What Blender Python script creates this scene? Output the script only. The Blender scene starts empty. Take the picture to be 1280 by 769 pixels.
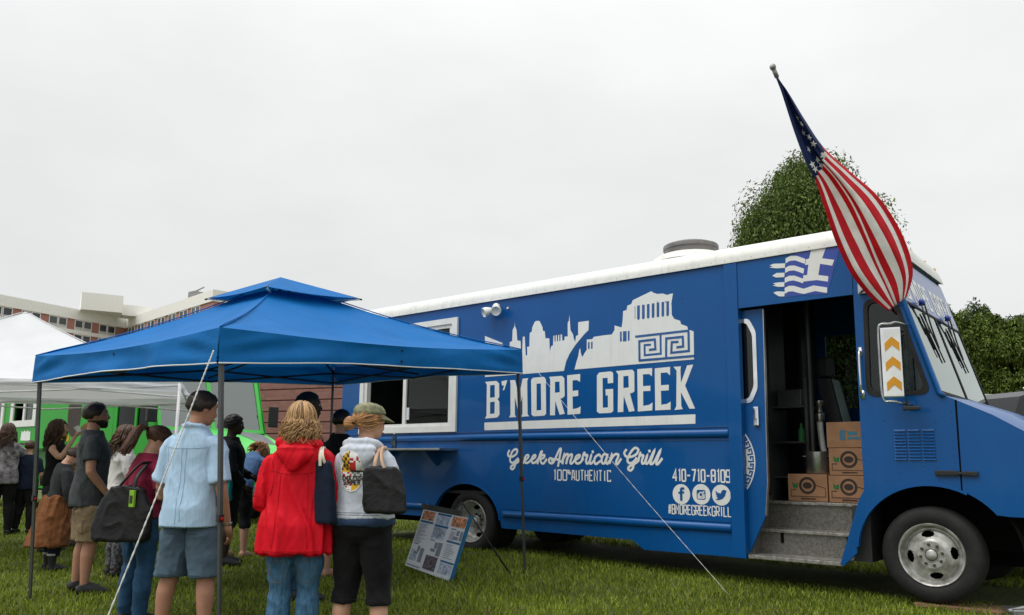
import bpy, bmesh, math, random, json
import numpy as np
from mathutils import Vector, Matrix, noise
from mathutils.bvhtree import BVHTree
random.seed(7); np.random.seed(7)
R = math.radians
scene = bpy.context.scene
COL = scene.collection

# ---------------------------------------------------------------- camera
cam_d = bpy.data.cameras.new('camera'); cam = bpy.data.objects.new('camera', cam_d); COL.objects.link(cam)
CR = Vector((0.767519, 0.640953, 0.009713)); CU = Vector((0.088383, -0.12082, 0.988732)); CW = Vector((-0.634904, 0.758012, 0.149381))
CP = Vector((1.79456, -7.76585, 1.16272))
cam.matrix_world = Matrix(((CR.x, CU.x, -CW.x, CP.x), (CR.y, CU.y, -CW.y, CP.y), (CR.z, CU.z, -CW.z, CP.z), (0, 0, 0, 1)))
cam_d.sensor_width = 36; cam_d.lens = 28.252; cam_d.shift_y = 42.5 / 1280
cam_d.clip_end = 2000; cam_d.clip_start = .05
scene.camera = cam

# ---------------------------------------------------------------- overcast sky and soft sun
world = bpy.data.worlds.new('World'); scene.world = world; world.use_nodes = True
nt = world.node_tree; nt.nodes.clear()
def N(t, **k):
    n = nt.nodes.new(t)
    for a, b in k.items(): setattr(n, a, b)
    return n
SUN_EL, SUN_AZ = R(58), R(205)      # azimuth of the bright part of the sky (behind the camera, left)
sk = N('ShaderNodeTexSky', sky_type='NISHITA', sun_disc=False); sk.sun_elevation = SUN_EL; sk.sun_rotation = SUN_AZ
sk.air_density = 1.0; sk.dust_density = 6.0; sk.ozone_density = 1.0
tc = N('ShaderNodeTexCoord'); sep = N('ShaderNodeSeparateXYZ'); nt.links.new(tc.outputs['Generated'], sep.inputs[0])
mxz = N('ShaderNodeMath', operation='MAXIMUM'); mxz.inputs[1].default_value = 0; nt.links.new(sep.outputs['Z'], mxz.inputs[0])
pw = N('ShaderNodeMath', operation='POWER'); pw.inputs[1].default_value = 3; nt.links.new(mxz.outputs[0], pw.inputs[0])
mr = N('ShaderNodeMath', operation='MULTIPLY_ADD'); mr.inputs[1].default_value = 1.1; mr.inputs[2].default_value = .735; nt.links.new(pw.outputs[0], mr.inputs[0])
mp = N('ShaderNodeMapping'); mp.inputs['Scale'].default_value = (1, 1, 2.6); nt.links.new(tc.outputs['Generated'], mp.inputs[0])
nz = N('ShaderNodeTexNoise'); nz.inputs['Scale'].default_value = 1.6; nz.inputs['Detail'].default_value = 6; nz.inputs['Roughness'].default_value = .55
nt.links.new(mp.outputs[0], nz.inputs['Vector'])
mr2 = N('ShaderNodeMapRange'); mr2.inputs['From Min'].default_value = .3; mr2.inputs['From Max'].default_value = .7
mr2.inputs['To Min'].default_value = .90; mr2.inputs['To Max'].default_value = 1.06
nt.links.new(nz.outputs['Fac'], mr2.inputs['Value'])
mul = N('ShaderNodeMath', operation='MULTIPLY'); nt.links.new(mr.outputs[0], mul.inputs[0]); nt.links.new(mr2.outputs[0], mul.inputs[1])
vm = N('ShaderNodeVectorMath', operation='SCALE'); vm.inputs[0].default_value = (.985, 1.0, 1.0); nt.links.new(mul.outputs[0], vm.inputs['Scale'])
b1 = N('ShaderNodeBackground'); nt.links.new(sk.outputs[0], b1.inputs[0]); b1.inputs[1].default_value = .05
b2 = N('ShaderNodeBackground'); nt.links.new(vm.outputs[0], b2.inputs[0]); b2.inputs[1].default_value = 1.0
mx = N('ShaderNodeMixShader'); mx.inputs[0].default_value = .96; nt.links.new(b1.outputs[0], mx.inputs[1]); nt.links.new(b2.outputs[0], mx.inputs[2])
wo = N('ShaderNodeOutputWorld'); nt.links.new(mx.outputs[0], wo.inputs[0])
sd = bpy.data.lights.new('sun', 'SUN'); sd.energy = 1.5; sd.angle = R(40); sd.color = (1, .98, .94)
sun = bpy.data.objects.new('sun', sd); COL.objects.link(sun)
sdir = Vector((math.sin(SUN_AZ) * math.cos(SUN_EL), math.cos(SUN_AZ) * math.cos(SUN_EL), math.sin(SUN_EL)))
sun.rotation_euler = sdir.to_track_quat('Z', 'Y').to_euler(); sun.location = (0, -20, 30)
scene.render.engine = 'CYCLES'
scene.view_settings.view_transform = 'Standard'; scene.view_settings.look = 'None'
scene.view_settings.exposure = 0.2; scene.view_settings.gamma = 1; scene.view_settings.use_curve_mapping = False

# ---------------------------------------------------------------- materials
M = {}
def mat(name, col, rough=.6, metal=0., var=.12, vs=6., bump=0., bs=60., coat=0., spec=.5, dirt=None, alpha=None, bdist=.01, stretch=None, sheen=0):
    m = bpy.data.materials.new(name); m.use_nodes = True; t = m.node_tree; b = t.nodes['Principled BSDF']
    b.inputs['Roughness'].default_value = rough; b.inputs['Metallic'].default_value = metal
    b.inputs['Coat Weight'].default_value = coat; b.inputs['Coat Roughness'].default_value = .06
    b.inputs['Specular IOR Level'].default_value = spec
    if sheen: b.inputs['Sheen Weight'].default_value = sheen
    tcn = t.nodes.new('ShaderNodeTexCoord')
    n1 = t.nodes.new('ShaderNodeTexNoise'); n1.inputs['Scale'].default_value = vs; n1.inputs['Detail'].default_value = 6
    src = tcn.outputs['Object']
    if stretch:
        mpp = t.nodes.new('ShaderNodeMapping'); mpp.inputs['Scale'].default_value = stretch; t.links.new(src, mpp.inputs[0]); src = mpp.outputs[0]
    t.links.new(src, n1.inputs['Vector'])
    cr = t.nodes.new('ShaderNodeValToRGB'); cr.color_ramp.elements[0].position = .3; cr.color_ramp.elements[1].position = .7
    c = Vector(col[:3])
    lo = c * (1 - var); hi = c * (1 + var)
    if dirt: lo = Vector(dirt)
    cr.color_ramp.elements[0].color = (*lo, 1); cr.color_ramp.elements[1].color = (*[min(.95, v) for v in hi], 1)
    t.links.new(n1.outputs['Fac'], cr.inputs[0]); t.links.new(cr.outputs[0], b.inputs['Base Color'])
    if bump:
        n2 = t.nodes.new('ShaderNodeTexNoise'); n2.inputs['Scale'].default_value = bs; n2.inputs['Detail'].default_value = 4
        t.links.new(src, n2.inputs['Vector'])
        bp = t.nodes.new('ShaderNodeBump'); bp.inputs['Strength'].default_value = bump; bp.inputs['Distance'].default_value = bdist
        t.links.new(n2.outputs['Fac'], bp.inputs['Height']); t.links.new(bp.outputs[0], b.inputs['Normal'])
    M[name] = m
    return m
def glass(name, tint=(.6, .65, .65), refl=.25, rough=.02, base=0.):
    m = bpy.data.materials.new(name); m.use_nodes = True; t = m.node_tree; t.nodes.clear()
    o = t.nodes.new('ShaderNodeOutputMaterial'); a = t.nodes.new('ShaderNodeBsdfTransparent'); a.inputs[0].default_value = (*tint, 1)
    g = t.nodes.new('ShaderNodeBsdfGlossy'); g.inputs['Roughness'].default_value = rough; g.inputs['Color'].default_value = (.84, .92, .89, 1)
    f = t.nodes.new('ShaderNodeLayerWeight'); f.inputs['Blend'].default_value = refl
    ma = t.nodes.new('ShaderNodeMath'); ma.operation = 'MULTIPLY_ADD'; ma.use_clamp = True; ma.inputs[1].default_value = 1.0; ma.inputs[2].default_value = base; t.links.new(f.outputs['Fresnel'], ma.inputs[0])
    x = t.nodes.new('ShaderNodeMixShader'); t.links.new(ma.outputs[0], x.inputs[0]); t.links.new(a.outputs[0], x.inputs[1]); t.links.new(g.outputs[0], x.inputs[2]); t.links.new(x.outputs[0], o.inputs[0])
    M[name] = m
    return m
mat('truck_blue', (.0006, .076, .27), .34, var=.07, vs=1.2, coat=.2, bump=.05, bs=1.8, bdist=.03, spec=.22)
mat('visor_blue', (.01, .075, .30), .3, var=.05, vs=1.2, coat=.35, spec=.5)
mat('blue_trim', (.001, .060, .20), .3, coat=.5, spec=.4)
mat('decal_white', (.72, .73, .72), .45, var=.03)
mat('decal_blue', (.001, .076, .27), .3, coat=.4)
mat('royal_blue', (.012, .05, .33), .35, coat=.3)
mat('roof_white', (.74, .74, .70), .42, var=.06, vs=2.5, stretch=(1, 1, 4))
mat('white_paint', (.72, .72, .70), .4, var=.05)
mat('rubber', (.007, .007, .007), .75, var=.3, bump=.3, bs=80)
mat('black_plastic', (.012, .012, .013), .5)
mat('underbody', (.004, .004, .004), .95, spec=.1)
mat('step_metal_lit', (.36, .35, .33), .45, metal=.6, var=.25, vs=22, bump=.3, bs=80, dirt=(.16, .145, .12))  # step metal lightened for the treads, light from above put into the colour
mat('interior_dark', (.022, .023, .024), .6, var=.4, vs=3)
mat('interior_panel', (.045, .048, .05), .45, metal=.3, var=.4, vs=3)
mat('steel', (.42, .43, .43), .3, metal=.9, var=.25, vs=9, bump=.05, bs=30)
mat('step_metal', (.20, .195, .18), .45, metal=.6, var=.15, vs=45, bump=.25, bs=90, dirt=(.12, .11, .095))
mat('rim_metal', (.46, .46, .44), .42, metal=.45, var=.22, vs=14, dirt=(.22, .21, .19))
mat('chrome', (.75, .76, .77), .12, metal=1)
mat('lug', (.10, .075, .05), .45, metal=.7)
mat('cardboard', (.36, .19, .10), .85, var=.14, vs=8, bump=.1, bs=50)
mat('print_dark', (.035, .022, .018), .7)
mat('print_green', (.02, .16, .04), .7)
mat('print_blue', (.05, .20, .30), .7)
mat('print_red', (.45, .012, .012), .7)
mat('print_yellow', (.65, .36, .005), .7)
mat('print_grey', (.20, .22, .27), .7)
mat('print_teal', (.008, .11, .24), .7)
mat('print_food', (.45, .20, .10), .7, var=.9, vs=40)
mat('print_food_dark', (.10, .085, .10), .7, var=1.0, vs=45)
mat('print_pale', (.36, .42, .52), .7, var=.5, vs=30)
mat('sign_white', (.62, .65, .70), .35, var=.04)
mat('amber', (.62, .27, .004), .35, var=.08)
mat('reflector_white', (.72, .73, .74), .3)
mat('red_cloth', (.66, .006, .022), .7, var=.12, vs=9, bump=.15, bs=70)
mat('white_cloth', (.88, .86, .85), .75, var=.08, vs=9, bump=.15, bs=70)
mat('navy_cloth', (.008, .026, .13), .75, var=.2, vs=9, bump=.15, bs=70)
mat('tent_blue', (.004, .145, .44), .6, var=.07, vs=3, bump=.22, bs=9, bdist=.03, spec=.12)
mat('tent_white', (.74, .75, .77), .7, var=.04, vs=3, bump=.12, bs=8, bdist=.03)
mat('pole_grey', (.10, .105, .11), .4, metal=.5, var=.15)
mat('pole_white', (.66, .66, .66), .4)
mat('frame_dark', (.015, .016, .02), .5)
mat('rope', (.74, .74, .72), .8, bump=.6, bs=220)
mat('green_paint', (.002, .30, .004), .35, var=.06, vs=2, coat=.08, spec=.2)
mat('lime_paint', (.10, .60, .11), .35, var=.06, vs=2, coat=.1, spec=.3)
mat('grey_vinyl', (.16, .17, .18), .5)
mat('concrete', (.80, .78, .73), .8, var=.08)
mat('wood', (.20, .105, .06), .8, var=.4, vs=8, stretch=(1, 8, 8), bump=.3, bs=30)
mat('car_grey', (.02, .021, .024), .45, coat=.15)
mat('red_lens', (.35, .01, .01), .2)
mat('vent_metal', (.30, .29, .28), .5, metal=.6, var=.3)
mat('seat_black', (.02, .021, .023), .55)
mat('seat_teal', (.24, .32, .32), .45)
mat('bottle_plastic', (.55, .62, .66), .1, spec=.6)
glass('wind_glass', (.58, .64, .63), .5, base=.14)
glass('side_glass', (.30, .34, .34), .35)
glass('hatch_glass', (.25, .33, .34), .3)
glass('dark_glass', (.10, .12, .12), .06)
glass('clear_glass', (.5, .55, .55), .4)

def grime(name, tint, amt, scale=(5, 5, .5), lo=.52, hi=.8):
    """run-off streaks and dust as wear on the paint"""
    t = M[name].node_tree; b_ = t.nodes['Principled BSDF']; src = b_.inputs['Base Color'].links[0].from_socket
    tcn = t.nodes.new('ShaderNodeTexCoord'); mp_ = t.nodes.new('ShaderNodeMapping'); mp_.inputs['Scale'].default_value = scale; n_ = t.nodes.new('ShaderNodeTexNoise'); n_.inputs['Scale'].default_value = 3.0; n_.inputs['Detail'].default_value = 8; n_.inputs['Roughness'].default_value = .65
    t.links.new(tcn.outputs['Object'], mp_.inputs[0]); t.links.new(mp_.outputs[0], n_.inputs['Vector']); mr_ = t.nodes.new('ShaderNodeMapRange'); mr_.inputs['From Min'].default_value = lo; mr_.inputs['From Max'].default_value = hi; mr_.inputs['To Max'].default_value = amt; t.links.new(n_.outputs['Fac'], mr_.inputs['Value'])
    mx_ = t.nodes.new('ShaderNodeMix'); mx_.data_type = 'RGBA'; mx_.inputs['B'].default_value = (*tint, 1); t.links.new(mr_.outputs[0], mx_.inputs['Factor']); t.links.new(src, mx_.inputs['A']); t.links.new(mx_.outputs['Result'], b_.inputs['Base Color'])
grime('truck_blue', (.03, .10, .22), .22); grime('roof_white', (.42, .40, .34), .6); grime('decal_white', (.5, .5, .47), .4); grime('rubber', (.04, .035, .028), .3, (4, 4, 4)); grime('white_paint', (.45, .44, .4), .4)
def translucent(name, fac):
    t = M[name].node_tree; b_ = t.nodes['Principled BSDF']; o = t.nodes['Material Output']; tr = t.nodes.new('ShaderNodeBsdfTranslucent'); ms = t.nodes.new('ShaderNodeMixShader'); ms.inputs[0].default_value = fac
    t.links.new(b_.inputs['Base Color'].links[0].from_socket, tr.inputs[0]); t.links.new(b_.outputs[0], ms.inputs[1]); t.links.new(tr.outputs[0], ms.inputs[2]); t.links.new(ms.outputs[0], o.inputs[0])
translucent('tent_white', .25); translucent('tent_blue', .16)
for n_ in ('red_cloth', 'white_cloth', 'navy_cloth'): translucent(n_, .38)
# ---------------------------------------------------------------- mesh helpers
class MB:
    def __init__(s): s.v = []; s.f = []; s.m = []; s.mi = 0
    def add(s, vs, fs):
        o = len(s.v); s.v += [tuple(v) for v in vs]
        for f in fs: s.f.append(tuple(i + o for i in f)); s.m.append(s.mi)
        return s
    def box(s, a, b, bev=0.):
        x0, y0, z0 = [min(a[i], b[i]) for i in range(3)]; x1, y1, z1 = [max(a[i], b[i]) for i in range(3)]
        if not bev:
            return s.add([(x0, y0, z0), (x1, y0, z0), (x1, y1, z0), (x0, y1, z0), (x0, y0, z1), (x1, y0, z1), (x1, y1, z1), (x0, y1, z1)],
                  [(0, 3, 2, 1), (4, 5, 6, 7), (0, 1, 5, 4), (1, 2, 6, 5), (2, 3, 7, 6), (3, 0, 4, 7)])
        bm = bmesh.new(); bmesh.ops.create_cube(bm, size=1)
        for v in bm.verts: v.co = Vector((x0 + (v.co.x + .5) * (x1 - x0), y0 + (v.co.y + .5) * (y1 - y0), z0 + (v.co.z + .5) * (z1 - z0)))
        bmesh.ops.bevel(bm, geom=bm.edges[:], offset=bev, segments=2, profile=.7, affect='EDGES')
        return s.bm(bm)
    def bm(s, bm, mtx=None):
        bm.verts.index_update()
        s.add([(mtx @ v.co if mtx else v.co) for v in bm.verts], [[v.index for v in f.verts] for f in bm.faces]); bm.free(); return s
    def loft(s, rings, cap=True, closed=True):
        n = len(rings[0]); vs = [p for r_ in rings for p in r_]; fs = []
        for i in range(len(rings) - 1):
            for j in range(n if closed else n - 1):
                k = (j + 1) % n
                fs.append((i * n + j, i * n + k, (i + 1) * n + k, (i + 1) * n + j))
        if cap:
            fs.append(tuple(range(n - 1, -1, -1))); fs.append(tuple((len(rings) - 1) * n + j for j in range(n)))
        return s.add(vs, fs)
    def tube(s, pts, rad, n=8, cap=True):
        pts = [Vector(p) for p in pts]
        if not hasattr(rad, '__len__'): rad = [rad] * len(pts)
        rings = []; up = None
        for i, p in enumerate(pts):
            d = (pts[min(i + 1, len(pts) - 1)] - pts[max(i - 1, 0)]).normalized()
            if up is None:
                up = Vector((0, 0, 1)) if abs(d.z) < .9 else Vector((0, 1, 0))
            a = (up - d * up.dot(d)).normalized(); b = d.cross(a); up = a
            r_ = rad[i]; ra, rb = r_ if hasattr(r_, '__len__') else (r_, r_)
            rings.append([p + a * (ra * math.cos(t)) + b * (rb * math.sin(t)) for t in [2 * math.pi * k / n for k in range(n)]])
        return s.loft(rings, cap)
    def lathe(s, prof, axis='Z', c=(0, 0, 0), n=24, cap=False):
        rings = []
        for r_, h in prof:
            ring = []
            for k in range(n):
                t = 2 * math.pi * k / n; a, b = r_ * math.cos(t), r_ * math.sin(t)
                p = (a, b, h) if axis == 'Z' else ((a, h, b) if axis == 'Y' else (h, a, b))
                ring.append((p[0] + c[0], p[1] + c[1], p[2] + c[2]))
            rings.append(ring)
        return s.loft(rings, cap)
    def ell(s, c, r_, n=12, m=8):
        prof = [(math.sin(math.pi * i / m) * 1.0, -math.cos(math.pi * i / m)) for i in range(1, m)]
        rings = [[(c[0] + r_[0] * a * math.cos(2 * math.pi * k / n), c[1] + r_[1] * a * math.sin(2 * math.pi * k / n), c[2] + r_[2] * h) for k in range(n)] for a, h in prof]
        return s.loft(rings, True)
    def grid(s, fn, nu, nv, closed=False):
        vs = [fn(i / nu, j / nv) for i in range(nu + 1) for j in range(nv + 1)]
        return s.add(vs, [(i * (nv + 1) + j, i * (nv + 1) + j + 1, (i + 1) * (nv + 1) + j + 1, (i + 1) * (nv + 1) + j) for i in range(nu) for j in range(nv)])
    def mesh(s, name):
        me = bpy.data.meshes.new(name); me.from_pydata(s.v, [], s.f); me.polygons.foreach_set('material_index', s.m); me.update(); return me
    def build(s, name, mats, parent=None, smooth=False, fix=True):
        me = s.mesh(name)
        if fix:
            bm = bmesh.new(); bm.from_mesh(me); bmesh.ops.recalc_face_normals(bm, faces=bm.faces); bm.to_mesh(me); bm.free()
        return link(name, me, mats, parent, smooth)
def link(name, me, mats, parent=None, smooth=False):
    if len(me.materials): me.materials.clear()
    for m in (mats if isinstance(mats, (list, tuple)) else [mats]): me.materials.append(M[m] if isinstance(m, str) else m)
    if smooth:
        me.polygons.foreach_set('use_smooth', [True] * len(me.polygons))
        if smooth == 'auto': me.set_sharp_from_angle(angle=R(38))
    o = bpy.data.objects.new(name, me); COL.objects.link(o)
    if parent: o.parent = parent
    return o
def tag(o, label=None, cat=None, group=None, kind=None):
    for k, v in (('label', label), ('category', cat), ('group', group), ('kind', kind)):
        if v: o[k] = v
    return o
def thing(name, loc, label, cat, rz=0, group=None):
    o = bpy.data.objects.new(name, None); COL.objects.link(o); o.location = loc; o.rotation_euler = (0, 0, rz); o.empty_display_size = .1
    return tag(o, label, cat, group)
def copy_tree(o, parent=None):
    c = o.copy(); COL.objects.link(c); c.parent = parent
    for ch in [x for x in o.children]: copy_tree(ch, c)
    return c
def prism(mb, poly, y0, y1):
    """polygon in X,Z (list of loops: outer + holes) extruded between y0 and y1, via a filled 2D curve"""
    loops = poly if isinstance(poly[0][0], (list, tuple)) else [poly]
    cu = bpy.data.curves.new('tmp', 'CURVE'); cu.dimensions = '2D'; cu.fill_mode = 'BOTH'; cu.extrude = abs(y1 - y0) / 2
    for lp in loops:
        sp = cu.splines.new('POLY'); sp.points.add(len(lp) - 1); sp.use_cyclic_u = True
        for i, (x, z) in enumerate(lp): sp.points[i].co = (x, z, 0, 1)
    o = bpy.data.objects.new('tmp', cu); me = bpy.data.meshes.new_from_object(o)
    ym = (y0 + y1) / 2
    mb.add([(v.co.x, ym + v.co.z, v.co.y) for v in me.vertices], [tuple(p.vertices) for p in me.polygons])
    bpy.data.objects.remove(o); bpy.data.curves.remove(cu); bpy.data.meshes.remove(me)
    return mb
def flat(mb, poly, y):
    """thin printed film (1.2 mm) proud of the panel at y"""
    return prism(mb, poly, y - .0012, y)
def smooth_path(pts, n=6):
    P = [Vector(p) for p in pts]; out = []
    for i in range(len(P) - 1):
        a, b, c, d = P[max(i - 1, 0)], P[i], P[i + 1], P[min(i + 2, len(P) - 1)]
        for k in range(n):
            t = k / n; out.append(.5 * ((2 * b) + (c - a) * t + (2 * a - 5 * b + 4 * c - d) * t * t + (3 * b - a - 3 * c + d) * t ** 3))
    out.append(P[-1]); return out
LAY = [0]
def ribbon(mb, pts, w, y, closed=False, cap=.0):
    """stroke in the X,Z plane with mitred joints; every stroke sits on its own layer"""
    LAY[0] = (LAY[0] + 1) % 14; y = y - .00025 * LAY[0]
    P = [Vector((p[0], p[1])) for p in pts]; n = len(P); L = []; Rr = []
    for i in range(n):
        a = P[i - 1] if (i > 0 or closed) else None; b = P[(i + 1) % n] if (i < n - 1 or closed) else None
        d1 = (P[i] - a).normalized() if a is not None else None; d2 = (b - P[i]).normalized() if b is not None else None
        if d1 is None: d1 = d2
        if d2 is None: d2 = d1
        t = (d1 + d2); t = t.normalized() if t.length > 1e-6 else d1
        nn = Vector((-t.y, t.x)); k = 1 / max(.45, nn.dot(Vector((-d1.y, d1.x))))
        q = P[i].copy()
        if not closed and i == 0: q = q - d1 * cap
        if not closed and i == n - 1: q = q + d2 * cap
        L.append(q + nn * (w / 2 * k)); Rr.append(q - nn * (w / 2 * k))
    vs = [(p.x, y - 3e-5 * i, p.y) for i, p in enumerate(L)] + [(p.x, y - 3e-5 * i, p.y) for i, p in enumerate(Rr)]
    fs = [(i, (i + 1) % n, n + (i + 1) % n, n + i) for i in range(n if closed else n - 1)]
    return mb.add(vs, fs)
FONT = {
 '0': [[(.15, 0), (.85, 0), (1, .2), (1, 1.8), (.85, 2), (.15, 2), (0, 1.8), (0, .2), 'c']],
 '1': [[(.35, 1.75), (.7, 2), (.7, 0)]], '4': [[(.8, 0), (.8, 2), (0, .6), (1.1, .6)]], '7': [[(0, 2), (1, 2), (.4, 0)]],
 '8': [[(.15, 0), (.85, 0), (1, .2), (1, .9), (.85, 1.05), (1, 1.2), (1, 1.8), (.85, 2), (.15, 2), (0, 1.8), (0, 1.2), (.15, 1.05), (0, .9), (0, .2), 'c'], [(.15, 1.05), (.85, 1.05)]],
 '9': [[(1, .9), (.1, .9), (0, 1.1), (0, 1.8), (.15, 2), (.85, 2), (1, 1.8), (1, 0), (.1, 0), (0, .2)]],
 '-': [[(.1, 1), (.9, 1)]], '#': [[(.2, 0), (.4, 2)], [(.65, 0), (.85, 2)], [(0, .65), (1, .65)], [(.05, 1.35), (1.05, 1.35)]],
 '%': [[(0, 1.4), (.35, 1.4), (.35, 2), (0, 2), 'c'], [(.55, .9), (.95, .9), (.95, 1.4), (.55, 1.4), 'c'], [(.1, .9), (.8, 2)]],
 'A': [[(0, 0), (.25, 1.9), (.75, 1.9), (1, 0)], [(.1, .6), (.9, .6)]],
 'B': [[(0, 0), (.85, 0), (1, .2), (1, .9), (.85, 1.05), (1, 1.2), (1, 1.8), (.85, 2), (0, 2), 'c'], [(0, 1.05), (.85, 1.05)]],
 'C': [[(1, 1.7), (1, 2), (0, 2), (0, 0), (1, 0), (1, .3)]], 'D': [[(0, 0), (.7, 0), (1, .3), (1, 1.7), (.7, 2), (0, 2), 'c']],
 'E': [[(1, 2), (0, 2), (0, 0), (1, 0)], [(0, 1.05), (.8, 1.05)]],
 'G': [[(1, 1.6), (1, 1.8), (.85, 2), (.15, 2), (0, 1.8), (0, .2), (.15, 0), (.85, 0), (1, .2), (1, .95), (.6, .95)]],
 'H': [[(0, 0), (0, 2)], [(1, 0), (1, 2)], [(0, 1), (1, 1)]], 'I': [[(.5, 0), (.5, 2)]], 'K': [[(0, 0), (0, 2)], [(1, 2), (.15, 1), (1, 0)]],
 'L': [[(0, 2), (0, 0), (1, 0)]], 'M': [[(0, 0), (0, 2), (.5, .9), (1, 2), (1, 0)]], 'N': [[(0, 0), (0, 2), (1, 0), (1, 2)]],
 'O': [[(.15, 0), (.85, 0), (1, .2), (1, 1.8), (.85, 2), (.15, 2), (0, 1.8), (0, .2), 'c']],
 'R': [[(0, 0), (0, 2), (.85, 2), (1, 1.8), (1, 1.1), (.85, .95), (.4, .95), (1, 0)], [(0, .95), (.4, .95)]],
 'S': [[(1, 1.6), (.85, 2), (.15, 2), (0, 1.8), (0, 1.2), (1, .8), (1, .2), (.85, 0), (.15, 0), (0, .4)]],
 'T': [[(0, 2), (1, 2)], [(.5, 2), (.5, 0)]], 'U': [[(0, 2), (0, .2), (.15, 0), (.85, 0), (1, .2), (1, 2)]], ' ': []}
def text_strokes(txt, x0, x1, z0, z1, gap=.55, wk=.34):
    n = len(txt); adv = [(.75 if c in '1I' else 1.0) for c in txt]; tot = sum(adv) + gap * (n - 1); sx = (x1 - x0) / tot; sz = (z1 - z0) / 2; x = x0; out = []
    for c, a in zip(txt, adv):
        for st in FONT[c]:
            cl = st[-1] == 'c'; pp = [(x + p[0] * sx * a, z0 + p[1] * sz) for p in (st[:-1] if cl else st)]
            out.append((pp, cl))
        x += (a + gap) * sx
    return out, sx * wk
def text(mb, txt, x0, x1, z0, z1, y, gap=.55, wk=.34):
    st, w = text_strokes(txt, x0, x1, z0, z1, gap, wk)
    for pp, cl in st: ribbon(mb, pp, w, y, cl, cap=0 if cl else w * .5 * 0)
def at(x, y, depth):
    """world point seen at photo pixel x,y at a given depth (used only to lay things out)"""
    d = CR * ((x - 640) / 1004.52) - CU * ((y - 427) / 1004.52) + CW
    return CP + d * depth
def gz(X, Y):
    z = .05 if Y > -.8 else .05 + .05 * (max(Y, -12) + .8)
    t = min(1, max(0, (X + 5) / 5)); return z - .09 * t * t * (3 - 2 * t)

# ================================================================ the setting: lawn, far building, brick annex, trees
def ground_mat():
    m = bpy.data.materials.new('lawn'); m.use_nodes = True; t = m.node_tree; b = t.nodes['Principled BSDF']; b.inputs['Roughness'].default_value = .9
    tcn = t.nodes.new('ShaderNodeTexCoord'); n1 = t.nodes.new('ShaderNodeTexNoise'); n1.inputs['Scale'].default_value = .9; n1.inputs['Detail'].default_value = 8; n2 = t.nodes.new('ShaderNodeTexNoise'); n2.inputs['Scale'].default_value = 35; n2.inputs['Detail'].default_value = 6
    mx_ = t.nodes.new('ShaderNodeMath'); mx_.operation = 'ADD'
    for n in (n1, n2): t.links.new(tcn.outputs['Object'], n.inputs['Vector'])
    t.links.new(n1.outputs['Fac'], mx_.inputs[0]); t.links.new(n2.outputs['Fac'], mx_.inputs[1])
    cr = t.nodes.new('ShaderNodeValToRGB'); e = cr.color_ramp.elements; e[0].position = .38; e[0].color = (.03, .042, .007, 1); e[1].position = .64; e[1].color = (.115, .15, .018, 1)
    md = t.nodes.new('ShaderNodeMath'); md.operation = 'MULTIPLY'; md.inputs[1].default_value = .5; t.links.new(mx_.outputs[0], md.inputs[0]); t.links.new(md.outputs[0], cr.inputs[0]); t.links.new(cr.outputs[0], b.inputs['Base Color'])
    bp = t.nodes.new('ShaderNodeBump'); bp.inputs['Strength'].default_value = .8; bp.inputs['Distance'].default_value = .03; t.links.new(n2.outputs['Fac'], bp.inputs['Height']); t.links.new(bp.outputs[0], b.inputs['Normal'])
    M['lawn'] = m
ground_mat()
def leafmat(name, dark, light, trans=.25, rough=.6):
    m = bpy.data.materials.new(name); m.use_nodes = True; t = m.node_tree; b = t.nodes['Principled BSDF']; b.inputs['Roughness'].default_value = rough; b.inputs['Specular IOR Level'].default_value = .25
    g = t.nodes.new('ShaderNodeNewGeometry'); cr = t.nodes.new('ShaderNodeValToRGB'); cr.color_ramp.elements[0].color = (*dark, 1); cr.color_ramp.elements[1].color = (*light, 1)
    t.links.new(g.outputs['Random Per Island'], cr.inputs[0])
    tcn = t.nodes.new('ShaderNodeTexCoord'); n1 = t.nodes.new('ShaderNodeTexNoise'); n1.inputs['Scale'].default_value = 1.1; n1.inputs['Detail'].default_value = 4; t.links.new(tcn.outputs['Object'], n1.inputs['Vector'])
    mr_ = t.nodes.new('ShaderNodeMapRange'); mr_.inputs['From Min'].default_value = .3; mr_.inputs['From Max'].default_value = .7; mr_.inputs['To Min'].default_value = .62; mr_.inputs['To Max'].default_value = 1.3; t.links.new(n1.outputs['Fac'], mr_.inputs['Value'])
    vmm = t.nodes.new('ShaderNodeVectorMath'); vmm.operation = 'SCALE'; t.links.new(cr.outputs[0], vmm.inputs[0]); t.links.new(mr_.outputs[0], vmm.inputs['Scale']); t.links.new(vmm.outputs[0], b.inputs['Base Color'])
    tr = t.nodes.new('ShaderNodeBsdfTranslucent'); t.links.new(vmm.outputs[0], tr.inputs[0]); ms = t.nodes.new('ShaderNodeMixShader'); ms.inputs[0].default_value = trans
    o = t.nodes['Material Output']; t.links.new(b.outputs[0], ms.inputs[1]); t.links.new(tr.outputs[0], ms.inputs[2]); t.links.new(ms.outputs[0], o.inputs[0])
    M[name] = m
leafmat('grass_blade', (.072, .115, .009), (.30, .37, .04), .3)
leafmat('dry_blade', (.16, .14, .05), (.30, .26, .11), .3)
leafmat('cedar_leaf', (.05, .09, .02), (.175, .235, .05), .3)
leafmat('hedge_leaf', (.052, .09, .016), (.18, .245, .04), .3)
leafmat('pine_leaf', (.03, .06, .022), (.10, .14, .05), .25)
mat('bark', (.06, .042, .03), .9, var=.4, bump=.5, bs=20)
xs = [-400, -200, -100, -60, -40, -30, -24] + [-20 + i * .5 for i in range(53)] + [7, 8, 10, 14, 20, 40, 100, 250, 400]
ys = [-60, -30, -20, -14, -12] + [-11 + i * .5 for i in range(33)] + [6, 8, 12, 20, 40, 80, 150, 300, 450]
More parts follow.
